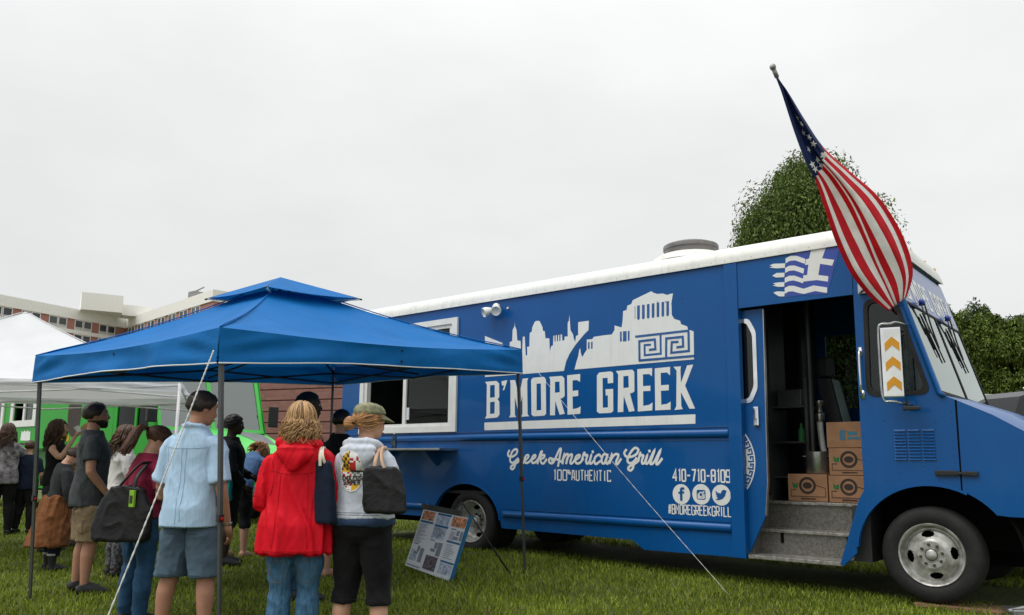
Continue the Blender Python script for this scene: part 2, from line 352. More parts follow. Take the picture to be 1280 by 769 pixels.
b = MB(); b.add([(x, y, gz(x, y) + .012 * noise.noise(Vector((x * .7, y * .7, 0)))) for x in xs for y in ys], [(i * len(ys) + j, (i + 1) * len(ys) + j, (i + 1) * len(ys) + j + 1, i * len(ys) + j + 1) for i in range(len(xs) - 1) for j in range(len(ys) - 1)])
tag(b.build('lawn_ground', 'lawn', None, True), kind='structure')
# grass blades, denser near the camera
def grass(nb, mname, name, label, hmin, hmax, seed, clump=0.):
    rng = np.random.RandomState(seed)
    rr = 4.2 * (26 / 4.2) ** rng.rand(nb) ** 1.05; an = np.radians(39.95) + np.radians(np.where(rng.rand(nb) < .86, rng.uniform(-37, 37, nb), rng.uniform(-65, 65, nb)))
    x = CP.x - np.sin(an) * rr; y = CP.y + np.cos(an) * rr
    nv = np.array([noise.noise(Vector((a * 1.3, c * 1.3, 3.1))) for a, c in zip(x, y)])
    keep = (nv > clump) & ~((y > .45) & (y < 1.9) & (x > -8) & (x < 1.0))
    x, y, nv, rr = x[keep], y[keep], nv[keep], rr[keep]; n = len(x)
    zt = np.array([gz(a, c) for a, c in zip(x, y)])
    h = (hmin + (hmax - hmin) * rng.rand(n)) * (1 + .35 * nv); wd = (.0022 + .0004 * rr) * (.7 + .6 * rng.rand(n)); th = rng.rand(n) * 2 * np.pi; ln = h * rng.uniform(.2, .95, n); la = rng.rand(n) * 2 * np.pi
    dx, dy = np.cos(th) * wd, np.sin(th) * wd; lx, ly = np.cos(la) * ln, np.sin(la) * ln
    V = np.empty((n, 5, 3)); V[:, 0] = np.c_[x - dx, y - dy, zt - .005]; V[:, 1] = np.c_[x + dx, y + dy, zt - .005]
    V[:, 2] = np.c_[x - dx * .75 + lx * .35, y - dy * .75 + ly * .35, zt + h * .6]; V[:, 3] = np.c_[x + dx * .75 + lx * .35, y + dy * .75 + ly * .35, zt + h * .6]; V[:, 4] = np.c_[x + lx, y + ly, zt + h]
    me = bpy.data.meshes.new(name); me.vertices.add(n * 5); me.vertices.foreach_set('co', V.ravel())
    base = np.arange(n)[:, None] * 5; q = (base + np.array([0, 1, 3, 2])).astype(np.int32); t = (base + np.array([2, 3, 4])).astype(np.int32)
    me.loops.add(n * 7); me.loops.foreach_set('vertex_index', np.concatenate([q, t], 1).ravel()); me.polygons.add(n * 2)
    ls = (np.arange(n)[:, None] * 7 + np.array([0, 4])).ravel().astype(np.int32); me.polygons.foreach_set('loop_start', ls); me.update(calc_edges=True)
    tag(link(name, me, mname), label, 'grass', kind='stuff')
grass(240000, 'grass_blade', 'grass', 'short mown green grass covering the lawn', .028, .062, 3, -.9)
grass(34000, 'dry_blade', 'dry_grass', 'straw coloured dry blades among the green lawn', .03, .06, 5, .05)
# ---------------- trees
def leaf_cloud(pts, nrm, size, aspect, seed, up=.5):
    """one small pointed leaf spray at every point, facing roughly along nrm"""
    rng = np.random.RandomState(seed); n = len(pts); d = nrm + rng.normal(0, .45, (n, 3)); d /= np.linalg.norm(d, axis=1)[:, None]
    a = np.cross(d, np.array([0, 0, 1.]) + rng.normal(0, up, (n, 3))); a /= np.linalg.norm(a, axis=1)[:, None] + 1e-9; c = np.cross(a, d)
    s = size * rng.uniform(.6, 1.4, n)[:, None]; w_ = s * aspect
    V = np.empty((n, 5, 3)); V[:, 0] = pts - c * s * .5; V[:, 1] = pts + a * w_ - c * s * .05; V[:, 2] = pts + a * w_ * .6 + c * s * .35 + d * s * .08; V[:, 3] = pts + c * s * .6; V[:, 4] = pts - a * w_ + d * s * .12
    return V
def foliage(name, V, mname, parent):
    n = len(V); me = bpy.data.meshes.new(name); me.vertices.add(n * 5); me.vertices.foreach_set('co', V.ravel()); me.loops.add(n * 5); me.loops.foreach_set('vertex_index', np.arange(n * 5, dtype=np.int32)); me.polygons.add(n); me.polygons.foreach_set('loop_start', np.arange(n, dtype=np.int32) * 5); me.update(calc_edges=True)
    return link(name, me, mname, parent)
def conical_tree(name, x, y, h, rad, seed, mname, label, nleaf, size, shape=.8, lobes=60, group=None, zb=.2):
    rng = np.random.RandomState(seed); t = thing(name, (x, y, gz(x, y)), label, 'tree', 0, group)
    mb = MB(); mb.tube([(0, 0, -.05), (.02, .01, h * .3), (0, 0, h * .92)], [rad * .09, rad * .06, .01], 10)
    mb.build('trunk', 'bark', t, True)
    mb = MB()
    P = []; Nn = []
    cl = []
    for i in range(lobes):      # upright plume lobes spread over the crown
        u = rng.rand() ** .8; z = zb + (h - zb) * u; rr = rad * ((1 - u) ** shape) * (.95 if u < .9 else .8); an = rng.rand() * 2 * np.pi; f = rng.uniform(.55, 1.0)
        c = np.array([math.cos(an) * rr * f, math.sin(an) * rr * f, z]); lr = rad * rng.uniform(.2, .38) * (1 - .55 * u); cl.append((c, lr))
        if i % 2 == 0: mb.tube([(0, 0, max(.1, z - lr * 1.5)), tuple(c)], [.03, .008], 5)
    mb.build('branches', 'bark', t)
    per = nleaf // lobes
    for c, lr in cl:
        d = rng.normal(0, 1, (per, 3)); d /= np.linalg.norm(d, axis=1)[:, None]; r_ = rng.uniform(.5, 1.25, per)[:, None] ** .6
        p = c + d * r_ * np.array([lr, lr, lr * 1.9]); P.append(p); Nn.append(d * .8 + np.array([0, 0, .35]))
    P = np.concatenate(P); Nn = np.concatenate(Nn); k = P[:, 2] > .05
    foliage('crown', leaf_cloud(P[k], Nn[k], size, .20, seed, .3), mname, t)
    return t
q = at(1018, 400, 20.5)
conical_tree('cedar_tree', q.x, q.y, 8.45, 3.0, 11, 'cedar_leaf', 'big bushy evergreen rising behind the truck roof and flag', 240000, .095, .34, 340)
hl = ['arborvitae nearest the windscreen in the tall clipped hedge', 'second arborvitae from the windscreen in the hedge', 'third arborvitae from the windscreen in the hedge', 'fourth arborvitae from the windscreen, near the right edge', 'arborvitae at the right edge of the photo in the hedge', 'last arborvitae of the hedge, beyond the right edge']
hx = [(1186, 21.5, 5.3), (1214, 21, 5.05), (1246, 20.5, 4.95), (1276, 20, 4.7), (1310, 19.5, 4.6), (1345, 19, 4.6)]
for i, (px_, dp_, h_) in enumerate(hx):
    q = at(px_, 560, dp_); conical_tree('arborvitae', q.x, q.y, h_, .95, 30 + i, 'hedge_leaf', hl[i], 50000, .09, .26, 150, 'row of arborvitae hedge trees')
for i, (px_, dp_, h_, lb) in enumerate(((1238, 34, 8.0, 'dark taller tree behind the hedge'), (1285, 36, 7.8, 'dark taller tree behind the hedge at the right edge'))):
    q = at(px_, 560, dp_); conical_tree('pine_tree', q.x, q.y, h_, 1.9, 50 + i, 'pine_leaf', lb, 18000, .15, .5, 70)
# ---------------- brick annex behind the green truck
def brickmat(name, c1, c2, mortar, sc, bw=.5, rh=.25):
    m = bpy.data.materials.new(name); m.use_nodes = True; t = m.node_tree; b_ = t.nodes['Principled BSDF']; b_.inputs['Roughness'].default_value = .88
    tcn = t.nodes.new('ShaderNodeTexCoord'); mp_ = t.nodes.new('ShaderNodeMapping'); mp_.inputs['Rotation'].default_value = (R(90), 0, 0); t.links.new(tcn.outputs['Object'], mp_.inputs[0])
    br = t.nodes.new('ShaderNodeTexBrick'); br.inputs['Scale'].default_value = sc; br.inputs['Color1'].default_value = (*c1, 1); br.inputs['Color2'].default_value = (*c2, 1); br.inputs['Mortar'].default_value = (*mortar, 1); br.inputs['Mortar Size'].default_value = .018; br.inputs['Brick Width'].default_value = bw; br.inputs['Row Height'].default_value = rh
    t.links.new(mp_.outputs[0], br.inputs['Vector']); t.links.new(br.outputs['Color'], b_.inputs['Base Color']); bp = t.nodes.new('ShaderNodeBump'); bp.invert = True; bp.inputs['Strength'].default_value = .5; bp.inputs['Distance'].default_value = .01; t.links.new(br.outputs['Fac'], bp.inputs['Height']); t.links.new(bp.outputs[0], b_.inputs['Normal'])
    M[name] = m
brickmat('brick_dark', (.22, .092, .078), (.28, .125, .10), (.20, .135, .12), 2.4)
brickmat('brick_hazy', (.33, .14, .10), (.40, .17, .13), (.36, .22, .18), 1.0)  # far brick made paler, distance haze put into the colour
a0 = at(250, 572, 24); a1 = at(520, 572, 21); ang = math.atan2(a1.y - a0.y, a1.x - a0.x); Lw = (a1 - a0).length
annex = thing('brick_annex', (a0.x, a0.y, .05), 'low dark red brick building behind the green truck hood', 'building', ang)
MB().box((0, .06, 0), (Lw, 6, 4.2)).build('wall_core', 'brick_dark', annex)
zz = 0.
for i in range(13):
    hgt = .285; MB().box((-.03, .0, zz), (Lw + .03, .075, zz + hgt), .012).build('brick_course', 'brick_dark', annex); zz += hgt + .03
MB().box((-.1, -.08, 4.2), (Lw + .1, 6.1, 4.45)).build('coping', 'concrete', annex)
# ---------------- far brick building with white bands
def facade(root, p0, p1, top, wins, rows, name_from=0):
    """p0,p1 local XY; windows given as fractions along"""
    v = Vector(p1) - Vector(p0); Lf = v.length; a = math.atan2(v.y, v.x)
    W_ = bpy.data.objects.new('wing', None); COL.objects.link(W_); W_.parent = root; W_.location = (p0[0], p0[1], 0); W_.rotation_euler = (0, 0, a)
    MB().box((0, .0, 0), (Lf, 8, top)).build('brick_wall', 'brick_hazy', W_)
    MB().box((-.1, -.25, top - 2.0), (Lf + .1, 8.1, top + .25)).build('parapet', 'concrete', W_)
    for r_ in range(rows):
        zt = top - 2.0 - r_ * 3.15
        MB().box((0, -.22, zt - 3.15), (Lf, -.0, zt - 2.35)).build('floor_band', 'concrete', W_)
        if r_ < 5:
            for f in wins:
                x = f * Lf
                fr = MB(); prism(fr, [[(x - 1.0, zt - 2.3), (x + 1.0, zt - 2.3), (x + 1.0, zt - .05), (x - 1.0, zt - .05)], [(x - .85, zt - 2.15), (x + .85, zt - 2.15), (x + .85, zt - .2), (x - .85, zt - .2)]], -.14, -.01); wo_ = fr.build('window', 'white_paint', W_)
                MB().box((x - .86, -.04, zt - 1.55), (x + .86, -.03, zt - .19)).build('pane', 'far_glass', wo_)
                MB().box((x - .86, -.06, zt - 2.16), (x + .86, -.02, zt - 1.6)).build('panel', 'grey_panel', wo_)
    return W_
mat('far_glass', (.05, .06, .065), .15, var=.6, vs=.2); mat('grey_panel', (.45, .46, .44), .7)
A = at(-110, 372, 146); Bc = at(158, 404, 187); Cc = at(268, 360, 154)
far = thing('brick_building', (Bc.x, Bc.y, 0), 'far tall red brick building with white bands and many windows', 'building')
top_ = at(158, 400, 187).z
La = (A - Bc); wl = []
wingA = facade(far, (La.x, La.y), (0, 0), top_, [.075 + i * .132 + j * .047 for i in range(7) for j in (0, 1)], 9)
Lc = (Cc - Bc)
wingB = facade(far, (0.0, 0.0), (Lc.x, Lc.y), top_, [.06 + i * .125 + j * .045 for i in range(7) for j in (0, 1)], 9)
q0 = at(128, 380, 178) - Bc
pt = MB(); pt.box((-4.2, -2, top_), (4.0, 6, top_ + 3.8)); pt.box((4.1, 1, top_), (10, 6, top_ + 2.4)); o = pt.build('penthouse', 'concrete', far); o.location = (q0.x, q0.y, 0); o.rotation_euler = (0, 0, math.atan2(-La.y, -La.x) + R(-35))
q1 = at(245, 366, 163) - Bc
b = MB(); b.box((-1.2, -1, top_), (1.2, 1, top_ + 1.6)); b.tube([(-1.8, 0, top_ + 1.6), (3, 0, top_ + 2.2)], .15, 6); o = b.build('roof_unit', 'vent_metal', far); o.location = (q1.x, q1.y, 0)

# ================================================================ the blue food truck (X forward, near side in the plane Y = 0)
D = json.loads(r'''{"sky":[[[-5.161,2.266],[-5.172,2.808],[-4.868,2.688],[-4.855,2.608],[-4.745,2.599],[-4.746,2.689],[-4.705,2.698],[-4.699,2.839],[-4.668,2.889],[-4.664,2.939],[-4.661,2.888],[-4.634,2.833],[-4.621,2.7],[-4.566,2.686],[-4.56,2.583],[-4.583,2.576],[-4.572,2.436],[-4.556,2.453],[-4.557,2.5],[-4.54,2.498],[-4.531,2.739],[-4.5,2.736],[-4.481,2.494],[-4.458,2.498],[-4.459,2.603],[-4.424,2.603],[-4.42,2.774],[-4.386,2.79],[-4.379,2.844],[-4.338,2.91],[-4.31,2.918],[-4.264,2.91],[-4.218,2.828],[-4.211,2.782],[-4.183,2.775],[-4.172,2.687],[-4.111,2.678],[-4.104,2.518],[-4.082,2.579],[-4.055,2.586],[-4.048,2.706],[-4.033,2.705],[-4.031,2.633],[-4.015,2.631],[-4.015,2.708],[-3.997,2.707],[-3.995,2.631],[-3.98,2.63],[-3.975,2.708],[-3.96,2.707],[-3.958,2.631],[-3.942,2.63],[-3.94,2.71],[-3.918,2.708],[-3.914,2.631],[-3.883,2.634],[-3.879,2.678],[-3.833,2.677],[-3.833,2.843],[-3.814,2.867],[-3.807,2.938],[-3.801,2.866],[-3.792,2.75],[-3.754,2.693],[-3.743,2.639],[-3.722,2.598],[-3.711,2.671],[-3.679,2.677],[-3.679,2.835],[-3.525,2.835],[-3.53,2.724],[-3.585,2.685],[-3.648,2.63],[-3.733,2.55],[-3.808,2.459],[-3.857,2.375],[-3.89,2.262]]],"sky2":[[[-3.734,2.268],[-3.702,2.368],[-3.679,2.423],[-3.663,2.506],[-3.65,2.514],[-3.641,2.457],[-3.619,2.409],[-3.589,2.453],[-3.556,2.491],[-3.555,2.612],[-3.477,2.611],[-3.455,2.636],[-3.313,2.641],[-3.206,2.64],[-3.167,2.691],[-3.167,2.742],[-3.072,2.709],[-3.057,2.789],[-3.049,2.897],[-3.003,2.905],[-2.992,2.954],[-2.94,2.966],[-2.919,3.009],[-2.675,3.082],[-2.655,3.062],[-2.606,3.041],[-2.528,3.035],[-2.48,3.013],[-2.441,3.02],[-2.408,3.021],[-2.43,2.914],[-2.427,2.783],[-2.399,2.736],[-2.328,2.708],[-2.316,2.667],[-2.27,2.649],[-2.242,2.634],[-2.236,2.591],[-2.21,2.593],[-2.17,2.574],[-2.174,2.274]]],"holes":[[[-2.863,2.939],[-2.828,2.939],[-2.83,2.79],[-2.839,2.775],[-2.857,2.775],[-2.865,2.787]],[[-2.799,2.94],[-2.765,2.939],[-2.767,2.79],[-2.776,2.775],[-2.794,2.775],[-2.802,2.787]],[[-2.736,2.94],[-2.702,2.94],[-2.705,2.791],[-2.713,2.776],[-2.731,2.776],[-2.739,2.787]],[[-2.674,2.941],[-2.64,2.94],[-2.643,2.791],[-2.651,2.776],[-2.669,2.776],[-2.677,2.788]],[[-2.612,2.941],[-2.579,2.941],[-2.582,2.791],[-2.59,2.776],[-2.608,2.776],[-2.615,2.788]],[[-2.551,2.942],[-2.518,2.941],[-2.521,2.792],[-2.529,2.777],[-2.547,2.777],[-2.554,2.788]],[[-2.49,2.942],[-2.458,2.942],[-2.461,2.792],[-2.469,2.777],[-2.486,2.777],[-2.494,2.788]],[[-3.094,2.661],[-3.071,2.662],[-3.072,2.548],[-3.095,2.547]],[[-3.054,2.662],[-3.006,2.661],[-3.008,2.544],[-3.056,2.545]],[[-2.99,2.659],[-2.967,2.661],[-2.969,2.55],[-2.991,2.548]],[[-3.537,2.579],[-3.515,2.58],[-3.516,2.501],[-3.538,2.499]],[[-3.493,2.579],[-3.473,2.58],[-3.474,2.499],[-3.494,2.497]],[[-2.893,2.934],[-2.887,2.933],[-2.889,2.793],[-2.895,2.792]]],"meander":[[[-2.893,2.585],[-2.223,2.589]],[[-2.23,2.588],[-2.231,2.369],[-2.442,2.366],[-2.434,2.481],[-2.352,2.479]],[[-2.378,2.42],[-2.297,2.423],[-2.3,2.529],[-2.501,2.529],[-2.506,2.321]],[[-2.718,2.42],[-2.637,2.423],[-2.643,2.532],[-2.841,2.528],[-2.841,2.307]],[[-2.852,2.311],[-2.17,2.31]],[[-2.571,2.58],[-2.572,2.366],[-2.774,2.364],[-2.774,2.478],[-2.692,2.476]]],"title":[[[[-5.159,2.202],[-4.966,2.203],[-4.917,2.169],[-4.911,1.995],[-4.939,1.965],[-4.91,1.935],[-4.905,1.768],[-4.942,1.733],[-5.15,1.725],[-5.125,1.763],[-5.126,2.163]],[[-5.071,2.153],[-4.99,2.153],[-4.988,1.994],[-5.068,1.99]],[[-5.067,1.934],[-4.987,1.938],[-4.987,1.787],[-5.064,1.782]]],[[[-4.877,2.193],[-4.783,2.204],[-4.791,2.169],[-4.831,2.075],[-4.853,2.076],[-4.832,2.135],[-4.869,2.142]]],[[[-4.736,2.197],[-4.652,2.197],[-4.586,1.992],[-4.528,2.206],[-4.44,2.208],[-4.455,2.173],[-4.445,1.761],[-4.422,1.735],[-4.55,1.731],[-4.526,1.763],[-4.529,1.997],[-4.578,1.816],[-4.602,1.817],[-4.653,1.984],[-4.65,1.76],[-4.629,1.731],[-4.745,1.728],[-4.721,1.762],[-4.726,2.165]]],[[[-4.393,2.181],[-4.363,2.208],[-4.193,2.209],[-4.164,2.18],[-4.157,1.756],[-4.185,1.735],[-4.348,1.73],[-4.383,1.752]],[[-4.306,2.13],[-4.239,2.131],[-4.232,1.804],[-4.304,1.8]]],[[[-4.11,2.204],[-3.92,2.204],[-3.884,2.174],[-3.878,1.96],[-3.906,1.939],[-3.942,1.929],[-3.878,1.748],[-3.953,1.737],[-4.018,1.905],[-4.023,1.734],[-4.097,1.736],[-4.095,2.164]],[[-4.024,2.137],[-3.956,2.138],[-3.951,2.009],[-4.024,2.005]]],[[[-3.842,2.206],[-3.651,2.21],[-3.654,2.116],[-3.7,2.141],[-3.762,2.14],[-3.763,2.015],[-3.681,2.018],[-3.681,1.951],[-3.763,1.948],[-3.76,1.799],[-3.687,1.808],[-3.647,1.828],[-3.652,1.741],[-3.837,1.735]]],[[[-3.415,2.179],[-3.381,2.21],[-3.221,2.213],[-3.193,2.194],[-3.192,2.079],[-3.266,2.077],[-3.268,2.142],[-3.337,2.142],[-3.337,1.8],[-3.266,1.801],[-3.267,1.943],[-3.293,1.934],[-3.3,2.01],[-3.195,2.011],[-3.195,1.758],[-3.226,1.738],[-3.384,1.737],[-3.418,1.759]]],[[[-3.155,2.213],[-2.939,2.214],[-2.912,2.186],[-2.913,1.969],[-2.938,1.953],[-2.972,1.947],[-2.914,1.749],[-2.987,1.741],[-3.054,1.923],[-3.063,1.743],[-3.135,1.742],[-3.125,2.172]],[[-3.056,2.146],[-2.989,2.149],[-2.986,2.015],[-3.057,2.012]]],[[[-2.873,2.215],[-2.682,2.215],[-2.688,2.124],[-2.723,2.151],[-2.802,2.152],[-2.802,2.02],[-2.709,2.021],[-2.71,1.963],[-2.803,1.964],[-2.803,1.801],[-2.729,1.809],[-2.686,1.834],[-2.69,1.748],[-2.873,1.741]]],[[[-2.651,2.209],[-2.461,2.213],[-2.463,2.12],[-2.501,2.154],[-2.578,2.154],[-2.578,2.018],[-2.481,2.019],[-2.483,1.958],[-2.579,1.957],[-2.578,1.805],[-2.509,1.811],[-2.463,1.835],[-2.465,1.748],[-2.653,1.746]]],[[[-2.42,2.21],[-2.383,2.166],[-2.396,1.782],[-2.419,1.742],[-2.319,1.749],[-2.336,1.78],[-2.337,1.931],[-2.241,1.75],[-2.176,1.75],[-2.286,1.998],[-2.185,2.218],[-2.256,2.215],[-2.334,2.031],[-2.337,2.174],[-2.33,2.21]]],[[[-5.159,1.674],[-2.173,1.689],[-2.176,1.59],[-5.157,1.575]]]],"script":[[[-4.736,1.313],[-4.756,1.282],[-4.746,1.247],[-4.69,1.239],[-4.629,1.266],[-4.605,1.312],[-4.625,1.332],[-4.67,1.316],[-4.705,1.266],[-4.72,1.212],[-4.709,1.174],[-4.668,1.166],[-4.618,1.197],[-4.594,1.213]],[[-4.594,1.216],[-4.628,1.166],[-4.648,1.113],[-4.678,1.085],[-4.708,1.097],[-4.698,1.124],[-4.648,1.147],[-4.588,1.178],[-4.549,1.22]],[[-4.549,1.22],[-4.554,1.262],[-4.529,1.247],[-4.534,1.205],[-4.533,1.175],[-4.518,1.16],[-4.489,1.183]],[[-4.489,1.19],[-4.43,1.232],[-4.43,1.259],[-4.465,1.251],[-4.489,1.205],[-4.469,1.164],[-4.42,1.175],[-4.381,1.206]],[[-4.381,1.198],[-4.323,1.233],[-4.318,1.259],[-4.352,1.251],[-4.376,1.206],[-4.361,1.165],[-4.313,1.176],[-4.275,1.214]],[[-4.275,1.214],[-4.227,1.282],[-4.217,1.304],[-4.241,1.282],[-4.284,1.161]],[[-4.27,1.206],[-4.227,1.252],[-4.179,1.259],[-4.189,1.229],[-4.236,1.21],[-4.226,1.169],[-4.188,1.162],[-4.15,1.207]],[[-4.056,1.215],[-4.094,1.222],[-4.113,1.196],[-4.094,1.167],[-4.047,1.171],[-4.001,1.245],[-3.954,1.326],[-3.931,1.329],[-3.945,1.259],[-3.973,1.134]],[[-4.066,1.193],[-4.01,1.215],[-3.945,1.19],[-3.918,1.179]],[[-3.918,1.179],[-3.881,1.271],[-3.895,1.223],[-3.908,1.164]],[[-3.904,1.179],[-3.89,1.23],[-3.845,1.271],[-3.826,1.256],[-3.854,1.165]],[[-3.849,1.179],[-3.84,1.223],[-3.79,1.267],[-3.768,1.256],[-3.795,1.18],[-3.777,1.162],[-3.736,1.195]],[[-3.736,1.198],[-3.674,1.231],[-3.66,1.26],[-3.7,1.253],[-3.727,1.209],[-3.705,1.166],[-3.656,1.173],[-3.612,1.217]],[[-3.635,1.196],[-3.609,1.27],[-3.594,1.287],[-3.584,1.258],[-3.554,1.258],[-3.574,1.196],[-3.559,1.163],[-3.524,1.188]],[[-3.524,1.188],[-3.499,1.262],[-3.524,1.18],[-3.504,1.164],[-3.474,1.188]],[[-3.481,1.303],[-3.477,1.295]],[[-3.37,1.246],[-3.395,1.266],[-3.444,1.237],[-3.459,1.188],[-3.435,1.16],[-3.395,1.181],[-3.366,1.197]],[[-3.287,1.266],[-3.326,1.27],[-3.356,1.221],[-3.351,1.173],[-3.317,1.173],[-3.293,1.23]],[[-3.278,1.266],[-3.298,1.189],[-3.279,1.165],[-3.249,1.198]],[[-3.25,1.174],[-3.22,1.266],[-3.23,1.222]],[[-3.245,1.182],[-3.23,1.214],[-3.182,1.266],[-3.139,1.27],[-3.134,1.246],[-3.163,1.182],[-3.145,1.162],[-3.101,1.215]],[[-3.03,1.318],[-3.054,1.286],[-3.031,1.247],[-2.966,1.243],[-2.901,1.27],[-2.872,1.318],[-2.909,1.341],[-2.955,1.31],[-2.998,1.247],[-3.013,1.199],[-2.985,1.172],[-2.939,1.184],[-2.901,1.223]],[[-2.901,1.227],[-2.93,1.168],[-2.949,1.113],[-2.977,1.093],[-3.005,1.108],[-2.99,1.136],[-2.939,1.16],[-2.884,1.192],[-2.86,1.247]],[[-2.874,1.2],[-2.85,1.278],[-2.841,1.259],[-2.81,1.255],[-2.829,1.2],[-2.82,1.169],[-2.788,1.185]],[[-2.788,1.193],[-2.76,1.259],[-2.784,1.185],[-2.766,1.169],[-2.739,1.193]],[[-2.734,1.31],[-2.731,1.302]],[[-2.739,1.193],[-2.67,1.313],[-2.721,1.185],[-2.704,1.166],[-2.672,1.193]],[[-2.672,1.193],[-2.599,1.313],[-2.65,1.186],[-2.633,1.167],[-2.583,1.221]]],"gflag":[[[-0.877,3.274],[-0.739,3.253],[-0.778,3.157],[-0.665,3.124],[-0.687,3.07],[-0.8,3.106],[-0.822,2.997],[-0.727,2.971],[-0.734,2.919],[-0.84,2.95],[-0.97,2.952],[-0.969,3.014],[-0.93,3.013],[-0.913,3.115],[-0.946,3.116],[-0.935,3.169],[-0.902,3.177]],[[-1.135,3.213],[-1.082,3.231],[-1.024,3.221],[-0.939,3.176],[-0.949,3.129],[-0.994,3.153],[-1.042,3.178],[-1.093,3.181],[-1.14,3.163]],[[-1.144,3.116],[-1.103,3.132],[-1.053,3.128],[-0.956,3.08],[-0.966,3.031],[-1.006,3.054],[-1.055,3.078],[-1.105,3.081],[-1.148,3.066]],[[-1.152,3.015],[-1.107,3.03],[-1.057,3.025],[-0.968,2.981],[-0.974,2.936],[-1.019,2.958],[-1.068,2.978],[-1.11,2.978],[-1.156,2.965]],[[-1.158,2.914],[-1.112,2.929],[-1.062,2.922],[-0.969,2.88],[-0.874,2.901],[-0.744,2.863],[-0.747,2.81],[-0.861,2.843],[-0.971,2.829],[-1.024,2.846],[-1.081,2.87],[-1.123,2.871],[-1.16,2.855]],[[-1.303,3.166],[-1.263,3.177],[-1.142,3.163],[-1.148,3.117],[-1.239,3.126],[-1.308,3.145],[-1.273,3.151]],[[-1.281,3.055],[-1.233,3.078],[-1.152,3.068],[-1.157,3.024],[-1.243,3.032]],[[-1.276,2.977],[-1.228,2.979],[-1.159,2.974],[-1.161,2.927],[-1.222,2.933],[-1.281,2.956],[-1.246,2.96]],[[-1.275,2.882],[-1.236,2.889],[-1.16,2.876],[-1.165,2.828],[-1.217,2.835],[-1.25,2.858]]],"gback":[[[-0.956,3.265],[-0.604,3.239],[-0.724,2.873],[-0.751,2.798],[-0.976,2.819],[-1.163,2.821],[-1.137,3.222]]],"icf":[[[-2.322,0.926],[-2.358,0.926],[-2.373,0.909],[-2.373,0.881],[-2.392,0.878],[-2.392,0.858],[-2.374,0.859],[-2.373,0.786],[-2.345,0.787],[-2.345,0.861],[-2.325,0.862],[-2.325,0.886],[-2.345,0.885],[-2.343,0.902],[-2.321,0.902]]],"icb":[[[-1.967,0.904],[-1.944,0.881],[-1.91,0.876],[-1.9,0.902],[-1.879,0.915],[-1.858,0.908],[-1.845,0.904],[-1.854,0.888],[-1.864,0.853],[-1.894,0.821],[-1.937,0.807],[-1.972,0.812],[-1.941,0.827],[-1.958,0.838],[-1.953,0.854],[-1.968,0.861],[-1.957,0.869],[-1.968,0.881]]],"ic":[[[-2.358,0.854],[-2.253,0.858],[-2.356,0.962]],[[-2.129,0.86],[-2.027,0.863],[-2.126,0.966]],[[-1.906,0.859],[-1.808,0.862],[-1.903,0.963]]],"ici":[[[-2.18,0.906],[-2.08,0.806],[-2.129,0.858],[-2.1,0.889]]],"phone":[[[-2.463,0.984],[-1.805,0.987],[-2.442,1.11],[-1.8,1.112]]],"tag":[[[-2.522,0.644],[-1.803,0.648],[-2.459,0.74],[-1.812,0.745]]]}''')
truck = thing('food_truck', (0, 0, 0), 'blue step van food truck with white roof and lettered side', 'food truck')
TW = 2.30
def arc(cx, cz, rx, rz, a0, a1, n=14):
    return [(cx + rx * math.cos(R(a0 + (a1 - a0) * i / n)), cz + rz * math.sin(R(a0 + (a1 - a0) * i / n))) for i in range(n + 1)]
side_outer = [(-8.05, .45)] + arc(-5.47, .42, .60, .48, 178, 2, 18) + [(-4.85, .36), (-2.97, .345), (-2.82, .25), (-1.79, .255), (-1.79, 3.27), (-8.05, 3.27)]
hatch_hole = [(-7.56, 1.65), (-5.75, 1.65), (-5.75, 3.03), (-7.56, 3.03)]
prism(MB(), [side_outer, hatch_hole], 0, .04).build('side_panel', 'truck_blue', truck)
far_outer = [(-8.05, .45)] + arc(-5.47, .42, .60, .48, 178, 2, 14) + [(-4.85, .36), (-1.0, .36), (-.72, .36)] + arc(.02, .42, .62, .60, 178, 12, 12) + [(.29, 1.0), (.29, 1.74), (.17, 1.80), (-.075, 2.66), (-.23, 3.18), (-.26, 3.27), (-8.05, 3.27)]
prism(MB(), [far_outer, [(-1.55, 1.85), (-.62, 1.85), (-.62, 2.75), (-1.55, 2.75)], [(-.42, 1.85), (.04, 1.85), (-.12, 2.5), (-.22, 2.7), (-.42, 2.7)]], TW - .04, TW).build('far_side_panel', 'truck_blue', truck)
prism(MB(), [(-1.55, 1.85), (-.62, 1.85), (-.62, 2.75), (-1.55, 2.75)], TW - .025, TW - .018).build('far_window', 'side_glass', truck)
MB().box((-8.09, .0, .45), (-8.051, TW, 3.27)).build('rear_panel', 'truck_blue', truck)
MB().box((-1.80, -.022, .25), (-1.655, .06, 3.268), .008).build('door_pillar', 'truck_blue', truck)
prism(MB(), [(-1.654, 2.765), (-.512, 2.765), (-.512, 3.268), (-1.654, 3.268)], -.012, .03).build('door_header', 'truck_blue', truck)
# cab side with window opening and wheel arch
cab = [(-.51, 3.268), (-.26, 3.268), (-.23, 3.18), (-.075, 2.66), (.17, 1.80), (.285, 1.735), (.28, .955)] + arc(.03, .40, .63, .615, 66, 178, 16)[0:] + [(-.60, .385), (-.72, .268), (-.755, .268), (-.56, .86), (-.51, .95)]
def rounded(pts, r_, n=5):
    out = []
    for i in range(len(pts)):
        a, b, c = Vector(pts[i - 1]), Vector(pts[i]), Vector(pts[(i + 1) % len(pts)])
        p = b + (a - b).normalized() * r_; q = b + (c - b).normalized() * r_
        for k in range(n + 1):
            t = k / n; out.append(tuple((1 - t) ** 2 * p + 2 * t * (1 - t) * b + t * t * q))
    return out
win = rounded([(-.43, 1.81), (.085, 1.81), (-.145, 2.66), (-.41, 2.70)], .09)
prism(MB(), [cab, win], -.004, .036).build('cab_side', 'truck_blue', truck)
